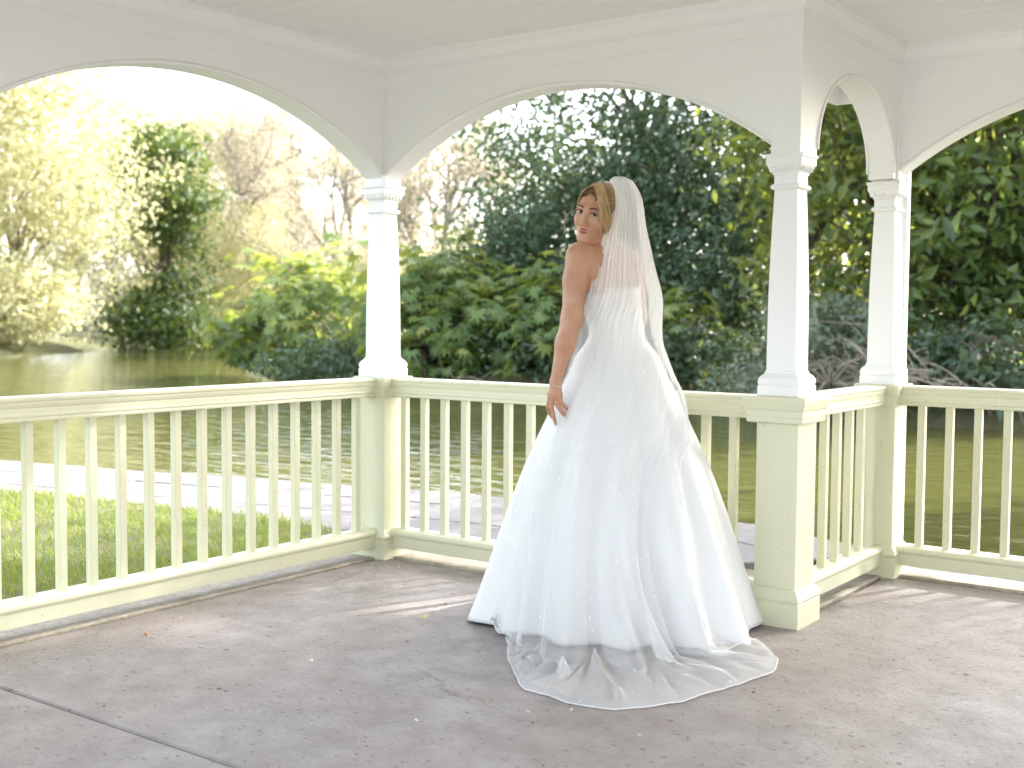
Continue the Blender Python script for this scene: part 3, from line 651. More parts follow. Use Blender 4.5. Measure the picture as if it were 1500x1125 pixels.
# head frame
hf = np.array((-.545, -.839, -.05)); hf /= np.linalg.norm(hf); hu = np.array((.20, -.15, 1.0)); hu -= hf*(hu@hf); hu /= np.linalg.norm(hu); hs = np.cross(hu, hf)
H0 = np.array((-.100, -.036, 1.606))
HM = np.stack([hs, hf, hu], 0)                      # rows: side, forward, up
def h2l(p): return H0 + np.asarray(p, float) @ HM    # head coordinates to local
class SDF:
    def __init__(s, lo, hi, h):
        s.lo = np.array(lo, float); s.h = h; s.n = np.ceil((np.array(hi)-s.lo)/h).astype(int)+1
        s.D = np.full(s.n, .5, np.float32)
    def region(s, lo, hi, pad):
        a = np.clip(np.floor((np.array(lo)-pad-s.lo)/s.h).astype(int), 0, s.n); b = np.clip(np.ceil((np.array(hi)+pad-s.lo)/s.h).astype(int)+1, 0, s.n)
        sl = tuple(slice(i, j) for i, j in zip(a, b))
        ax = [s.lo[k]+s.h*np.arange(a[k], b[k]) for k in range(3)]
        return sl, np.stack(np.meshgrid(*ax, indexing='ij'), -1).astype(np.float32)
    def put(s, sl, d, k, sub=False):
        A = s.D[sl]
        if A.size == 0: return
        if sub:
            d = -d; q = np.clip(.5-.5*(d-A)/k, 0, 1) if False else np.clip(.5+.5*(d-A)/k, 0, 1); s.D[sl] = A*(1-q)+d*q+k*q*(1-q)
        else:
            q = np.clip(.5+.5*(A-d)/k, 0, 1); s.D[sl] = A*(1-q)+d*q-k*q*(1-q)
    def cone(s, a, b, ra, rb, k=.02):
        a = np.array(a, float); b = np.array(b, float); R = max(ra, rb)
        sl, P = s.region(np.minimum(a, b)-R, np.maximum(a, b)+R, .04+k); ab = b-a
        t = np.clip(((P-a)@ab)/(ab@ab), 0, 1); s.put(sl, np.linalg.norm(P-a-t[..., None]*ab, axis=-1)-(ra+(rb-ra)*t), k)
    def ell(s, c, r, k=.02, axes=None, sub=False):
        c = np.array(c, float); r = np.array(r, float); R = r.max(); sl, P = s.region(c-R, c+R, .04+k); q = P-c
        if axes is not None: q = q@np.array(axes).T
        kk = np.linalg.norm(q/r, axis=-1); g = np.linalg.norm(q/(r*r), axis=-1)+1e-6
        s.put(sl, kk*(kk-1)/g, k, sub)
    def mesh(s, name, smooth=True):
        D = s.D; S = D < 0; nx, ny, nz = D.shape
        cnt = sum(S[i:nx-1+i, j:ny-1+j, l:nz-1+l].astype(np.int8) for i in (0, 1) for j in (0, 1) for l in (0, 1))
        I = np.argwhere((cnt > 0) & (cnt < 8)); cid = np.full((nx-1, ny-1, nz-1), -1, np.int32); cid[tuple(I.T)] = np.arange(len(I))
        acc = np.zeros((len(I), 3)); w = np.zeros(len(I))
        for axn in range(3):
            for p in (0, 1):
                for q in (0, 1):
                    o = np.zeros(3, int); oth = [k for k in range(3) if k != axn]; o[oth[0]] = p; o[oth[1]] = q; e = o.copy(); e[axn] = 1
                    da = D[tuple((I+o).T)]; db = D[tuple((I+e).T)]; cr = (da < 0) != (db < 0)
                    t = np.where(cr, da/np.where(cr, da-db, 1), 0); pt = I+o+0.0; pt[:, axn] += t
                    acc += pt*cr[:, None]; w += cr
        V = s.lo + s.h*acc/w[:, None]; Q = []
        for axn in range(3):
            o1, o2 = [k for k in range(3) if k != axn]
            A = [slice(1, -1)]*3; A[axn] = slice(0, -1); B = list(A); B[axn] = slice(1, None)
            sa, sb = S[tuple(A)], S[tuple(B)]; E_ = np.argwhere(sa != sb); flip = sa[tuple(E_.T)]
            base = E_.copy(); base[:, o1] += 1; base[:, o2] += 1
            def c(d1, d2): b = base.copy(); b[:, o1] += d1; b[:, o2] += d2; return cid[tuple(b.T)]
            q = np.stack([c(-1, -1), c(0, -1), c(0, 0), c(-1, 0)], -1)
            if axn == 1: flip = ~flip
            q[~flip] = q[~flip][:, ::-1]; Q.append(q)
        F = np.concatenate(Q); F = F[(F >= 0).all(1)]
        return npmesh(name, V, F, smooth)
TORSO_AX = np.stack([LE, FA_, np.array((0, 0, 1.0))])
shL = np.array((-.170, -.125, 1.436)); shR = np.array((.050, .128, 1.425)); nb = (shL+shR)/2 + np.array((0, 0, .015))
def torso(S):
    S.ell((-.042, .0, 1.335), (.148, .098, .17), .04, TORSO_AX)
    S.ell((-.012, .0, 1.13), (.118, .092, .16), .06, TORSO_AX)
    S.ell((.0, .0, .96), (.148, .118, .14), .06, TORSO_AX)
    for sg in (1, -1): S.ell(np.array((-.042, 0, 1.295))+FA_*.085+LE*.068*sg, (.06, .062, .06), .03, TORSO_AX)
S = SDF((-.36, -.26, -.02), (.26, .3, 1.76), .0042)
torso(S)
for s_ in (shL, shR): S.cone(nb+np.array((0, 0, -.02)), s_+np.array((0, 0, -.004)), .052, .047, .035); S.ell(nb*.45+s_*.55+np.array((0, 0, -.06))-FA_*.045, (.07, .05, .09), .05, TORSO_AX)
neck_top = h2l((0, -.022, -.075)); S.cone(nb+np.array((0, 0, .0)), neck_top, .056, .049, .03)
S.cone(nb*.6+shL*.4-FA_*.015, neck_top*.6+nb*.4-FA_*.02, .035, .035, .03); S.cone(nb*.6+shR*.4-FA_*.015, neck_top*.6+nb*.4-FA_*.02, .035, .035, .03)
# left arm (towards the viewer)
el = np.array((-.198, -.150, 1.198)); wr = np.array((-.259, -.165, .952))
S.cone(shL, shL*.6+el*.4+np.array((-.004, 0, 0)), .052, .0475, .02); S.cone(shL*.6+el*.4+np.array((-.004, 0, 0)), el, .0475, .040, .02)
S.cone(el, el*.6+wr*.4, .041, .0385, .02); S.cone(el*.6+wr*.4, wr, .0385, .0215, .02); S.ell(el+np.array((.004, .02, -.01)), (.036, .036, .04), .02)
# right arm, hanging on the far side
er = np.array((.085, .185, 1.20)); wrr = np.array((-.03, .26, 1.0))
S.cone(shR, er, .05, .041, .02); S.cone(er, wrr, .04, .023, .02)
# legs
for sg in (1, -1):
    hip = np.array((0, 0, .9))+LE*.085*sg; kn = np.array((0, 0, .53))+LE*.075*sg+FA_*.01; an = np.array((0, 0, .14))+LE*.06*sg-FA_*.03; toe = an+FA_*.16+np.array((0, 0, -.115))
    S.cone(hip, kn, .085, .055, .04); S.cone(kn, kn*.65+an*.35-FA_*.012, .053, .055, .03); S.cone(kn*.65+an*.35-FA_*.012, an, .055, .034, .03); S.cone(an, toe, .035, .025, .02); S.cone(an, an+np.array((0, 0, -.05))-FA_*.015, .034, .028, .02)
# head
def hcone(a, b, ra, rb, k=.015): S.cone(h2l(a), h2l(b), ra, rb, k)
def hell(c, r, k=.015, sub=False): S.ell(h2l(c), r, k, HM, sub)
hell((0, -.014, .034), (.0735, .094, .084), .02)
hell((0, .024, -.022), (.060, .060, .082), .03)
for sg in (1, -1):
    hcone((sg*.050, -.004, -.052), (sg*.012, .060, -.098), .026, .018, .025)
    hell((sg*.036, .050, -.034), (.027, .026, .026), .02)
    hcone((sg*.012, .079, .020), (sg*.044, .064, .018), .010, .009, .012)
    hell((sg*.071, -.012, -.012), (.008, .018, .028), .008)
hell((0, .064, -.100), (.020, .017, .015), .018)
hell((0, .066, -.066), (.026, .018, .022), .016)
for sg in (1, -1): hell((sg*.031, .092, -.001), (.0165, .015, .0115), .008, True)
hcone((0, .079, .006), (0, .097, -.036), .0085, .0105, .010); hell((0, .099, -.040), (.0105, .0105, .009), .006)
for sg in (1, -1): hell((sg*.0125, .090, -.043), (.0085, .010, .0075), .006)
# left hand: palm and five fingers
S.cone(wr, (-.270, -.166, .898), .0205, .019, .012); S.cone(wr, (-.250, -.166, .898), .0195, .018, .012)
S.cone((-.274, -.165, .905), (-.276, -.164, .880), .016, .0125, .01); S.cone((-.252, -.165, .905), (-.248, -.166, .888), .016, .012, .01)
def finger(ps, rs_):
    for i in range(len(ps)-1): S.cone(ps[i], ps[i+1], rs_[i], rs_[i+1], .005)
finger([(-.276, -.166, .884), (-.274, -.172, .852), (-.266, -.172, .818), (-.256, -.168, .786)], [.0098, .0088, .0080, .0062])      # middle
finger([(-.262, -.168, .886), (-.249, -.176, .858), (-.232, -.175, .834), (-.214, -.170, .814)], [.0095, .0085, .0078, .006])       # ring
finger([(-.248, -.168, .892), (-.236, -.174, .873), (-.224, -.173, .858), (-.214, -.169, .846)], [.0085, .0075, .0068, .0055])      # little
finger([(-.283, -.160, .884), (-.287, -.154, .855), (-.281, -.143, .830), (-.270, -.136, .812)], [.0095, .0085, .0078, .006])       # index
finger([(-.272, -.152, .928), (-.282, -.134, .902), (-.276, -.122, .878), (-.266, -.118, .860)], [.012, .0105, .0090, .007])        # thumb
m, t, b, o = new_mat('skin'); geo = t.nodes.new('ShaderNodeNewGeometry')
sk = ramp(t, noise(t, 14, 4, .6), [(.3, (.41, .205, .12)), (.7, (.49, .265, .165))]); t.links.new(sk, b.inputs['Base Color'])
b.inputs['Roughness'].default_value = .42; b.inputs['Subsurface Weight'].default_value = .12; b.inputs['Subsurface Radius'].default_value = (.01, .004, .002)
bump(t, noise(t, 400, 2, .5), b, .06, .001); M['skin'] = m
body = link('body', S.mesh('body'), M['skin'], person)
# face details
M['lip'] = plain('lips', (.33, .075, .08), .35); M['lash'] = plain('dark_lash', (.018, .012, .010), .5); M['brow'] = plain('brow_hair', (.07, .04, .025), .7)
M['eyewhite'] = plain('eye_white', (.5, .48, .46), .2); M['iris'] = plain('iris_brown', (.03, .018, .012), .1); M['nail'] = plain('nail_varnish', (.42, .13, .14), .2)
lp = MB()
for (zz, yy, rr, sag) in ((-.0660, .0835, .0040, .002), (-.0728, .0828, .0048, -.002)):
    xs = np.linspace(-.0245, .0245, 11); lp.tube([h2l((x, yy-18*x*x, zz+sag*math.cos(x/.0245*1.57)+.0045*(abs(x)/.0245)**2)) for x in xs], [.0010+rr*math.cos(x/.0245*1.45) for x in xs], 7)
lp.build('lips', M['lip'], body, True)
for sg in (1, -1):
    c = h2l((sg*.031, .0695, -.001)); eb = MB(); eb.ball((0, 0, 0), .0125, 14, 9); e = eb.build('eye', M['eyewhite'], body, True); e.location = c
    gaze = np.array((-.30, -.94, -.14)); gaze = np.array((-.16, -.95, -.1)); gaze /= np.linalg.norm(gaze)
    ib = MB(); ib.ball(gaze*.0062, .0076, 12, 8); ib.build('iris', M['iris'], e, True)
    lb = MB(); xs = np.linspace(-.0165, .0175, 9)
    lb.tube([h2l((sg*(.031+x), .0832-14*x*x+(.001 if x > 0 else 0), .0052-18*x*x+.06*max(x, 0))) for x in xs], [.0009+.0017*math.cos(x/.018*1.3) for x in xs], 6)
    lb.tube([h2l((sg*(.031+x), .0812-12*x*x, -.0066+14*x*x)) for x in xs[2:-1]], .0005, 5)
    lb.build('eyelashes', M['lash'], body, True)
    ld = MB(); Vl = []; Fl = []
    for i in range(9):
        for j_ in range(9):
            a_, b_ = math.radians(-80+20*i), math.radians(24+11*j_); Vl.append(h2l((sg*.031+.0138*math.cos(b_)*math.sin(a_), .0690+.0136*math.cos(b_)*math.cos(a_), -.001+.0136*math.sin(b_)-.003*abs(math.sin(a_))**2)))
    for i in range(8):
        for j_ in range(8): q_ = i*9+j_; Fl.append((q_, q_+9, q_+10, q_+1))
    ld.add(Vl, Fl); ld.build('eyelid', M['skin'], body, True)
    bb_ = MB(); xs = np.linspace(-.019, .022, 9); bb_.tube([h2l((sg*(.032+x), .0885-16*max(0, x+.005)**2-.1*max(x, 0), .0235-10*(x-.004)**2)) for x in xs], [.0035-.06*abs(x+.006) for x in xs], 6)
    bb_.build('eyebrow', M['brow'], body, True)
nb_ = MB()
for a_, r_ in (((-.2575, -.1735, .789), .0052), ((-.2165, -.1755, .8175), .005), ((-.216, -.1735, .849), .0045)): nb_.ball(a_, (r_, .0025, r_*1.3), 7, 5)
nb_.build('fingernails', M['nail'], body, True)
# jewellery
M['gold'] = plain('gold', (.8, .58, .25), .25, Metallic=1.0); M['silver'] = plain('silver', (.85, .85, .85), .2, Metallic=1.0); M['gem'] = plain('gem', (.9, .9, .92), .08)
rg = MB(); c = np.array((-.2555, -.172, .872)); ax = unit(np.array((.013, -.006, -.026))); e1 = unit(np.cross(ax, (0, 1, 0))); e2 = np.cross(ax, e1)
rg.tube([c+.0098*(math.cos(w)*e1+math.sin(w)*e2) for w in np.linspace(0, 6.2832, 17)], .0016, 6); rg.ball(c+np.array((0, -.0105, .001)), .0035, 7, 5)
rg.build('ring', M['gold'], person, True)
br = MB(); c = np.array((-.2585, -.165, .937)); br.tube([c+np.array((.0238*math.cos(w), .024*math.sin(w), -.006*math.cos(w))) for w in np.linspace(0, 6.2832, 25)], .0013, 6); br.build('bracelet', M['silver'], person, True)
# hair
rs = np.random.RandomState(4); hb = MB()
m, t, b, o = new_mat('blonde_hair'); hc = ramp(t, noise(t, 22, 2, .5), [(.3, (.19, .115, .055)), (.55, (.31, .2, .10)), (.75, (.46, .32, .17))]); t.links.new(hc, b.inputs['Base Color']); b.inputs['Roughness'].default_value = .38; M['hair'] = m
def bez(P, n=9):
    P = [np.array(p, float) for p in P]; k = len(P)-1
    return [sum(math.comb(k, i)*(1-t)**(k-i)*t**i*P[i] for i in range(k+1)) for t in np.linspace(0, 1, n)]
V = []; Fq = []; n1, n2 = 48, 30     # cap under the strands
for i in range(n1):
    for j in range(n2+1):
        a, b_ = 2*math.pi*i/n1, math.pi*j/n2; V.append((.0785*math.sin(b_)*math.cos(a), -.020+.099*math.sin(b_)*math.sin(a), .034+.091*math.cos(b_)))
def hairy(p): return p[1] < np.interp(p[2], [-.07, -.05, .0, .03, .06, .085, .2], [-.05, -.02, .012, .030, .050, .068, .09])
for i in range(n1):
    for j in range(n2):
        q = (i*(n2+1)+j, i*(n2+1)+j+1, ((i+1) % n1)*(n2+1)+j+1, ((i+1) % n1)*(n2+1)+j)
        if all(hairy(V[k]) and V[k][2] > -.07 for k in q): Fq.append(q)
hb.add([h2l(p) for p in V], Fq); hb.ball(h2l((0, -.105, .012)), (.05, .05, .052), 12, 8)
for k in range(620):    # strands swept back into the knot
    ph = rs.uniform(-2.35, 2.35); sx, cz = math.sin(ph), math.cos(ph)
    y0 = float(np.interp(.034+cz*.088, [-.07, -.05, .0, .03, .06, .085, .2], [-.05, -.02, .012, .030, .050, .068, .075]))+rs.normal()*.004
    r0 = math.sqrt(max(.05, 1-((y0+.014)/.100)**2)); a = (sx*.0765*r0, y0, .034+cz*.088*r0)
    l = rs.uniform(1.02, 1.14); bq = (sx*.085*l, -.01+rs.normal()*.006, .036+cz*.100*l); cq = (sx*.075*l, -.075, .034+cz*.095*l); e = (sx*.03+rs.normal()*.01, -.145, .012+cz*.03+rs.normal()*.01)
    hb.tube([h2l(p) for p in bez([a, bq, cq, e], 8)], [.0012, .0018, .002, .002, .002, .002, .0018, .0014], 4, False)
hb.build('hair', M['hair'], person, True); hb = MB()
for k in range(260):    # fringe swept across the cheek
    q = rs.rand(); w = rs.normal()*.004
    a = (.004+rs.normal()*.006, .060-.03*q, .108+.012*q); b1 = (.040+.012*q, .098-.03*q+w, .092+.02*q); b2 = (.060+.016*q+w, .082-.035*q, .02); e = (.068+.008*q+w, .040-.03*q+rs.normal()*.006, -.035-.03*rs.rand())
    jt = rs.normal(size=(4, 3))*np.array([.3, 1, 1.4, 1.8])[:, None]*.0055; wv_ = rs.rand()*6
    P_f = bez([np.array(p)+d_ for p, d_ in zip((a, b1, b2, e), jt)], 11)
    hb.tube([h2l(p+np.array((.0035*math.sin(i_*.9+wv_), .002*math.cos(i_*.8+wv_), 0))*min(1, i_/5)) for i_, p in enumerate(P_f)], [.0006]+[.0011]*8+[.0008, .0003], 4, False)
for k in range(45):     # the other side, tucked along the temple
    q = rs.rand(); a = (-.002, .060-.03*q, .108+.01*q); b1 = (-.045, .085-.03*q, .098); b2 = (-.074, .055-.03*q, .035); e = (-.078, .02-.03*q, -.02-.02*rs.rand())
    hb.tube([h2l(p) for p in bez([a, b1, b2, e], 9)], .0016, 4, False)
for k in range(3):      # a loose curl beside the cheek
    hb.tube([h2l(p) for p in bez([(-.074, .02, .01), (-.085, .04, -.02), (-.125-.004*k, .05, -.012), (-.118, .05, -.065), (-.085-.006*k, .05, -.085), (-.10, .045, -.10)], 14)], .0005, 4, False)
for k in range(40):     # curls in the nape
    s0 = rs.uniform(.2, 1); a = (.03+.04*s0, -.03-.03*rs.rand(), -.03); e = (.035+.045*s0, -.01+rs.normal()*.015, -.135+.03*rs.rand())
    hb.tube([h2l(np.array(p)+np.array((.008*math.sin(9*i_/9+k), .008*math.cos(8*i_/9+k), 0))) for i_, p in enumerate(bez([a, (.07+.02*s0, -.02, -.07), (.05, .01, -.10), e], 10))], .0015, 4, False)
M['blonde'] = simple('blonde_highlights', [(.3, (.42, .27, .125)), (.5, (.54, .36, .18)), (.7, (.66, .48, .27))], 30, .38, .1, .001); hb.build('loose_locks', M['blonde'], person, True)
# gown: bodice shrunk onto the torso, skirt falling in folds
T2 = SDF((-.4, -.4, .85), (.4, .4, 1.5), .006); torso(T2); TD = T2.D
def tor_r(th, z, cx):
    d = np.array((math.sin(th), -math.cos(th)))
    lo = .0
    rr = np.arange(.03, .38, .003); q = (np.stack([cx+d[0]*rr, d[1]*rr, np.full(len(rr), z)], -1)-T2.lo)/T2.h
    i = np.floor(q).astype(int); f = q-i; val = 0
    for a in (0, 1):
        for b in (0, 1):
            for c in (0, 1): val = val + TD[i[:, 0]+a, i[:, 1]+b, i[:, 2]+c]*(f[:, 0] if a else 1-f[:, 0])*(f[:, 1] if b else 1-f[:, 1])*(f[:, 2] if c else 1-f[:, 2])
    k = int(np.argmax(val > .004))
    if k == 0: return .2
    return rr[k-1]+.003*(.004-val[k-1])/(val[k]-val[k-1])
NT = 220; ths = np.linspace(-math.pi, math.pi, NT, endpoint=False)
hem_a = np.radians([-180, -160, -142, -124, -107, -92, -78, -67, -54, -41, -26, -12, 0, 11, 18, 26, 35, 45, 55, 66, 80, 96, 115, 132, 150, 165, 180])
hem_r = np.array([.55, .58, .53, .57, .595, .555, .605, .505, .555, .445, .54, .45, .545, .465, .60, .672, .535, .655, .575, .545, .595, .545, .58, .54, .575, .54, .55])
prof_z = np.array([1.12, 1.06, .985, .90, .834, .722, .60, .465, .33, .205, .10, .012]); prof_r = np.array([.152, .166, .192, .232, .262, .312, .362, .408, .448, .482, .512, .540])
dense_a = np.linspace(-math.pi, math.pi, 721); dense_r = np.interp(dense_a, hem_a, hem_r); kern = np.hanning(19); kern /= kern.sum(); dense_r = np.convolve(np.r_[dense_r[-31:-1], dense_r, dense_r[1:31]], kern, 'same')[30:-30]
def skirt_r(th, z):
    r0 = np.interp(-z, -prof_z, prof_r); t = np.clip((1.05-z)/1.04, 0, 1)
    k = np.interp(th, dense_a, dense_r)/.54
    fine = .004*np.sin(th*17+1.3*np.sin(th*3))
    return r0*(1+(k-1)*t**.95*.98+fine*t**1.2)
def sk_c(z): return -.008 if z < 1.0 else np.interp(z, [1.0, 1.12, 1.33], [-.008, -.012, -.042])
rowsz = list(np.linspace(1.318, 1.12, 16)) + list(np.linspace(1.10, .012, 70))
V = []
for z in rowsz:
    cx = sk_c(z)
    for th in ths:
        if z > 1.05:
            r = tor_r(th, z, cx)+.006
            if z < 1.12: q = (1.12-z)/.07; r = r*(1-q)+max(r, skirt_r(th, z))*q
        else: r = max(skirt_r(th, z), .0)
        dip = .022*max(0, -math.cos(th+.69))*max(0, (z-1.2)/.118)
        V.append((cx+r*math.sin(th), -r*math.cos(th), z+dip))
V = np.array(V).reshape(len(rowsz), NT, 3)
for _ in range(2):
    V[2:26] = .25*np.roll(V[2:26], 1, 1)+.5*V[2:26]+.25*np.roll(V[2:26], -1, 1); V[3:25] = .25*V[2:24]+.5*V[3:25]+.25*V[4:26]
nr = len(rowsz); ii = np.arange(nr*NT).reshape(nr, NT); nx_ = np.roll(ii, -1, 1)
Fq = np.stack([ii[:-1], ii[1:], nx_[1:], nx_[:-1]], -1).reshape(-1, 4)
m, t, b, o = new_mat('white_satin'); b.inputs['Base Color'].default_value = (.72, .716, .71, 1); b.inputs['Roughness'].default_value = .33; b.inputs['Sheen Weight'].default_value = .25
bump(t, noise(t, 9, 3, .5), b, .10, .02); M['satin'] = m
gown = link('gown', npmesh('gown', V.reshape(-1, 3), Fq, True), M['satin'], person)
sol = gown.modifiers.new('thickness', 'SOLIDIFY'); sol.thickness = .003; sol.offset = -1
# veil: a gathered sheet from the crown over the back and the skirt, then spread over the floor
lv = np.array([  # z, left x, right x, centre x, centre y, half width, half depth, flatness
 (1.752, -.032, .005, -.015, -.005, .024, .02, 1), (1.738, -.050, .036, -.008, .0, .048, .065, 1), (1.70, -.056, .066, .004, .005, .066, .098, 1), (1.648, -.057, .076, .008, .01, .073, .115, .9), (1.60, -.057, .079, .010, .01, .076, .125, .9),
 (1.55, -.064, .079, .008, .01, .082, .135, .85), (1.49, -.082, .086, .004, .0, .100, .155, .75), (1.44, -.096, .096, .0, -.01, .112, .17, .7), (1.39, -.108, .106, .0, -.02, .122, .18, .65), (1.33, -.117, .120, .0, -.02, .138, .185, .6), (1.27, -.134, .130, .0, -.02, .155, .18, .6),
 (1.19, -.155, .14, -.004, -.01, .158, .17, .7), (1.11, -.162, .148, -.006, .0, .166, .17, 1), (.98, -.205, .17, -.008, .0, .21, .205, 1), (.83, -.255, .185, -.008, 0, .262, .262, 1), (.72, -.292, .19, -.008, 0, .31, .31, 1), (.46, -.385, .19, -.008, 0, .40, .40, 1), (.20, -.43, .175, -.008, 0, .48, .48, 1), (.03, -.44, .165, -.008, 0, .53, .53, 1)])
NS, NZ, NFL = 300, 130, 46
out_l = np.array([(-.50, -.02), (-.452, -.26), (-.436, -.56), (-.412, -.80), (-.376, -.95), (-.25, -1.083), (-.108, -1.163), (.021, -1.129), (.113, -1.075), (.317, -.897), (.462, -.744), (.520, -.60), (.515, -.47), (.50, -.33)])
oc = np.concatenate([[0], np.cumsum(np.linalg.norm(np.diff(out_l, axis=0), axis=1))]); oc /= oc[-1]
ss = np.linspace(0, 1, NS)
phf = [(5, .3, 1.0), (9, 1.7, .6)]; phg = [(17, .5, .8), (29, 2.2, .7), (43, 1.1, .4)]
def folds(ph): return sum(a*np.sin(2*np.pi*f*ss*(1+.10*np.sin(5*ss+p))+p) for f, p, a in ph)
fold_lo = folds(phf); fold_hi = folds(phg)
rows_ = []
zz = 1.752 - (1.752-.03)*np.linspace(0, 1, NZ)**1.0
def lvl(z): return [np.interp(-z, -lv[:, 0], lv[:, k]) for k in range(1, 8)]
for z in zz:
    xl, xr, cx, cy, hw, hd, fl = lvl(z)
    sp = min(.97, max(-.97, (xl-cx)/hw)); aL = math.asin(sp); sr = min(.97, (xr-cx)/hw)
    wrap = np.clip((z-.62)/.62, 0, 1); wrap = wrap*wrap*(3-2*wrap); aR = math.asin(sr)*(1-wrap)+math.radians(125)*wrap
    ph_ = aL+(aR-aL)*ss; ex = hw*np.sin(ph_); ey = cy-hd*np.sign(np.cos(ph_))*np.abs(np.cos(ph_))**fl
    amp = np.interp(-z, [-1.75, -1.65, -1.4, -1.1, -.7, -.2], [.001, .0035, .007, .010, .016, .022])
    th = np.arctan2(ex, -ey); th = np.where(th < -2.2, th+2*np.pi, th); R_ = np.hypot(ex, ey)
    if z < 1.46:
        if z < 1.06: rd = skirt_r(th, z)
        else: rd = np.array([tor_r(q, z, cx) for q in th[::6]]); rd = np.interp(np.arange(NS), np.arange(NS)[::6], rd)+.006
        k = np.clip((1.46-z)/.06, 0, 1); R_ = np.maximum(R_, (rd+.014)*k)
    hi = np.interp(-z, [-1.75, -1.2, -.9, -.3], [1, .55, .14, .02]); R_ = R_+amp*((fold_lo*(1-.6*hi)+fold_hi*hi)*.5+.6)
    rows_.append(np.stack([cx+R_*np.sin(th), -R_*np.cos(th), np.full(NS, z)], -1))
VV = np.array(rows_); top_n = int(np.searchsorted(-zz, -1.0))
for _ in range(10): VV[2:top_n] = .25*VV[1:top_n-1]+.5*VV[2:top_n]+.25*VV[3:top_n+1]
outx0 = np.interp(ss, oc, out_l[:, 0]); outy0 = np.interp(ss, oc, out_l[:, 1])
for i_, z in enumerate(zz):           # the tulle leaves the skirt low down and slopes out on to the floor
    if z < .5:
        q = ((.5-z)/.47)**2*.34*(1+.45*np.clip(fold_lo, -1, 1)); VV[i_, :, 0] += (outx0-VV[i_, :, 0])*q; VV[i_, :, 1] += (outy0-VV[i_, :, 1])*q
        tq = np.arctan2(VV[i_, :, 0]+.008, -VV[i_, :, 1]); rq = np.hypot(VV[i_, :, 0]+.008, VV[i_, :, 1]); kq = np.maximum(rq, skirt_r(tq, z)+.014)/rq
        VV[i_, :, 0] = -.008+(VV[i_, :, 0]+.008)*kq; VV[i_, :, 1] *= kq
rows_ = list(VV); last = rows_[-1]; outx = np.interp(ss, oc, out_l[:, 0]); outy = np.interp(ss, oc, out_l[:, 1])
rsv = np.random.RandomState(8); f2 = np.interp(ss, np.linspace(0, 1, 40), rsv.rand(40)); f3 = np.interp(ss, np.linspace(0, 1, 90), rsv.rand(90))
edge_w = .030*(np.interp(ss, np.linspace(0, 1, 34), rsv.rand(34))-.5)+.012*(np.interp(ss, np.linspace(0, 1, 75), rsv.rand(75))-.5); edge_w = np.convolve(np.pad(edge_w, 3, 'edge'), np.ones(7)/7, 'valid')
for j in range(1, NFL+1):
    t = j/NFL; px = last[:, 0]+(outx-last[:, 0])*t; py = last[:, 1]+(outy-last[:, 1])*t
    sw = .05*np.sin(5*ss*6.28+4*t)*t*(1-t)*1.6
    L = np.hypot(outx, outy)+1e-6; e = edge_w*t**6
    px = px+sw+e*outx/L; py = py+e*outy/L
    ridge = .006+.11*(np.clip(f2-.45, 0, 1)**1.5)*(1-t)**.7*(.6+.4*np.sin(7*t+9*f3))+.016*np.abs(np.sin(2*np.pi*(ss*11+.8*np.sin(4*ss))+4*t))*(1-.7*t)+.006*f3*np.abs(np.sin(9*t+7*ss))
    if j == 1: ridge = np.maximum(ridge, .02)
    rows_.append(np.stack([px, py, ridge*np.clip((1.02-t)/.15, .35, 1)], -1))
V = np.array(rows_); nr = len(V); ii = np.arange(nr*NS).reshape(nr, NS)
Fq = np.stack([ii[:-1, :-1], ii[1:, :-1], ii[1:, 1:], ii[:-1, 1:]], -1).reshape(-1, 4)
m, t, b, o = new_mat('veil_tulle'); df = N(t, 'ShaderNodeBsdfDiffuse'); df.inputs['Color'].default_value = (.86, .86, .86, 1); tl = N(t, 'ShaderNodeBsdfTranslucent'); tl.inputs['Color'].default_value = (.86, .86, .86, 1)
m1 = N(t, 'ShaderNodeMixShader'); m1.inputs[0].default_value = .45; t.links.new(df.outputs[0], m1.inputs[1]); t.links.new(tl.outputs[0], m1.inputs[2])
tp = N(t, 'ShaderNodeBsdfTransparent'); m2 = N(t, 'ShaderNodeMixShader'); lw_ = N(t, 'ShaderNodeLayerWeight'); lw_.inputs['Blend'].default_value = .32
fa_ = ramp(t, lw_.outputs['Facing'], [(0, (0,)*3), (.6, (.14,)*3), (1, (.5,)*3)]); va = N(t, 'ShaderNodeAttribute', attribute_name='v')
ad = N(t, 'ShaderNodeMath', operation='ADD'); ad.use_clamp = True; t.links.new(fa_, ad.inputs[0]); t.links.new(va.outputs['Fac'], ad.inputs[1]); fr = ad.outputs[0]
t.links.new(fr, m2.inputs[0]); t.links.new(tp.outputs[0], m2.inputs[1]); t.links.new(m1.outputs[0], m2.inputs[2]); t.links.new(m2.outputs[0], o.inputs['Surface']); M['tulle'] = m
dens = np.repeat(np.r_[np.interp(-zz, [-1.75, -1.3, -.95, -.4, 0], [.78, .62, .42, .36, .42]), np.full(NFL, .60)], NS)      # gathered tulle is denser
veil = link('veil', npmesh('veil', V.reshape(-1, 3), Fq, True, attrs={'v': dens}), M['tulle'], person)
M['edge'] = plain('veil_edge_thread', (.84, .84, .84), .5); M['pearl'] = plain('pearl', (.85, .84, .82), .18)
path3 = np.concatenate([V[NZ-1-20::, 0][:, :], V[-1, 1:], V[::-1, -1][:NFL+20]])
MB().tube([p+np.array((0, 0, .001)) for p in path3[::2]], .0018, 5).build('veil_hem', M['edge'], veil, True)
pb = MB(); rsv = np.random.RandomState(12)
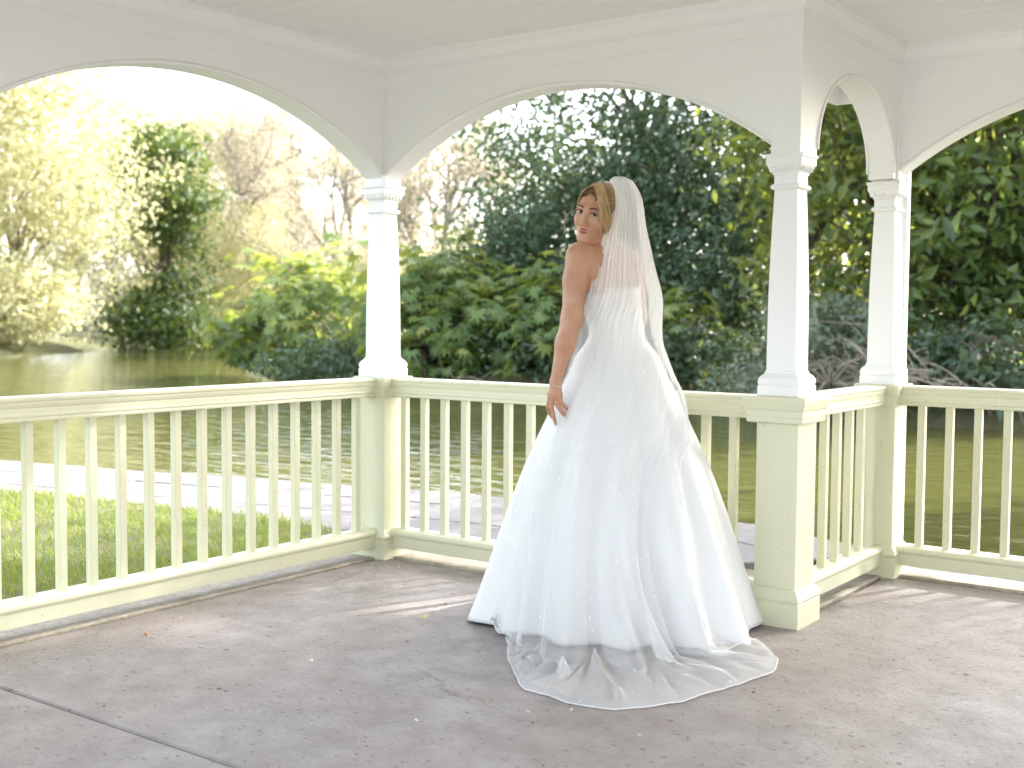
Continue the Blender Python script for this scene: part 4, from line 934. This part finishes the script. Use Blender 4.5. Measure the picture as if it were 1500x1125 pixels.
for k in range(95):
    i = rsv.randint(14, nr-2) if k % 3 else rsv.randint(NZ-20, nr-2); j = rsv.randint(3, NS-4)
    nrm = np.cross(V[i+1, j]-V[i, j], V[i, j+1]-V[i, j]); nrm = nrm/(np.linalg.norm(nrm)+1e-9)
    c = V[i, j]+(nrm if nrm@np.array((0, -1, .6)) > 0 else -nrm)*.002; pb.ball(c, rsv.choice([.0016, .002, .0028]), 6, 4)
o = pb.build('pearl_beading', M['pearl'], veil, True); tag(o, kind='stuff')

# ------------------------------------------------------------------ small litter on the floor
def litter(name, label, cat, u, v, mbf, mat, group=None, s=1, rz=0):
    p = on_ground(u, v); o = mbf.build(name, mat, None, True); o.location = (p[0], p[1], .001); o.rotation_euler = (0, 0, rz); o.scale = (s, s, s); tag(o, label, cat, group); return o
M['petal'] = plain('pale_petal', (.62, .56, .48), .6); M['berry'] = plain('orange_berry', (.55, .20, .09), .4); M['yleaf'] = plain('yellow_leaf', (.5, .52, .16), .55); M['dryleaf'] = plain('dry_leaf', (.13, .08, .05), .8)
def bit(L, w, curl): return MB().add([(0, 0, .001), (L*.5, w, .002+curl), (L, 0, .003+curl*.6), (L*.5, -w, .001), (L*.5, 0, .004+curl*.4)], [(0, 4, 1), (1, 4, 2), (2, 4, 3), (3, 4, 0)])
litter('fallen_leaf', 'yellow-green curled leaf lying on the concrete left of the gown', 'leaf', 618, 905, bit(.03, .014, .012), M['yleaf'], rz=.4)
litter('berry', 'small orange-brown berry on the concrete near the left balustrade', 'berry', 214, 931, MB().ball((0, 0, .006), .0065, 9, 6), M['berry'])
litter('pebble', 'small pale pebble in front of the veil\'s train', 'pebble', 837, 1042, MB().ball((0, 0, .005), (.006, .005, .005), 8, 5), M['petal'])
rs = np.random.RandomState(9)
for i, (u, v) in enumerate([(545, 827), (583, 832), (262, 906), (120, 921), (508, 838), (395, 850), (610, 1058), (776, 1045), (1295, 882), (1236, 883), (1313, 983), (1370, 900), (455, 970), (940, 1080), (1200, 1060)]):
    litter('petal', 'tiny pale fallen petal on the concrete floor', 'petal', u, v, bit(rs.uniform(.012, .022), rs.uniform(.004, .008), .004), M['petal'], 'pale petals strewn over the floor', 1, rs.rand()*6)
for i, (u, v) in enumerate([(400, 846), (338, 953), (316, 1010), (155, 1035), (780, 1062), (1010, 1082), (1100, 1015), (1290, 978), (640, 890), (650, 886), (1420, 990), (600, 940)]):
    litter('leaf_crumb', 'small dark dry leaf crumb on the concrete floor', 'leaf', u, v, bit(rs.uniform(.012, .03), rs.uniform(.003, .007), .003), M['dryleaf'], 'dark leaf crumbs strewn over the floor', 1, rs.rand()*6)
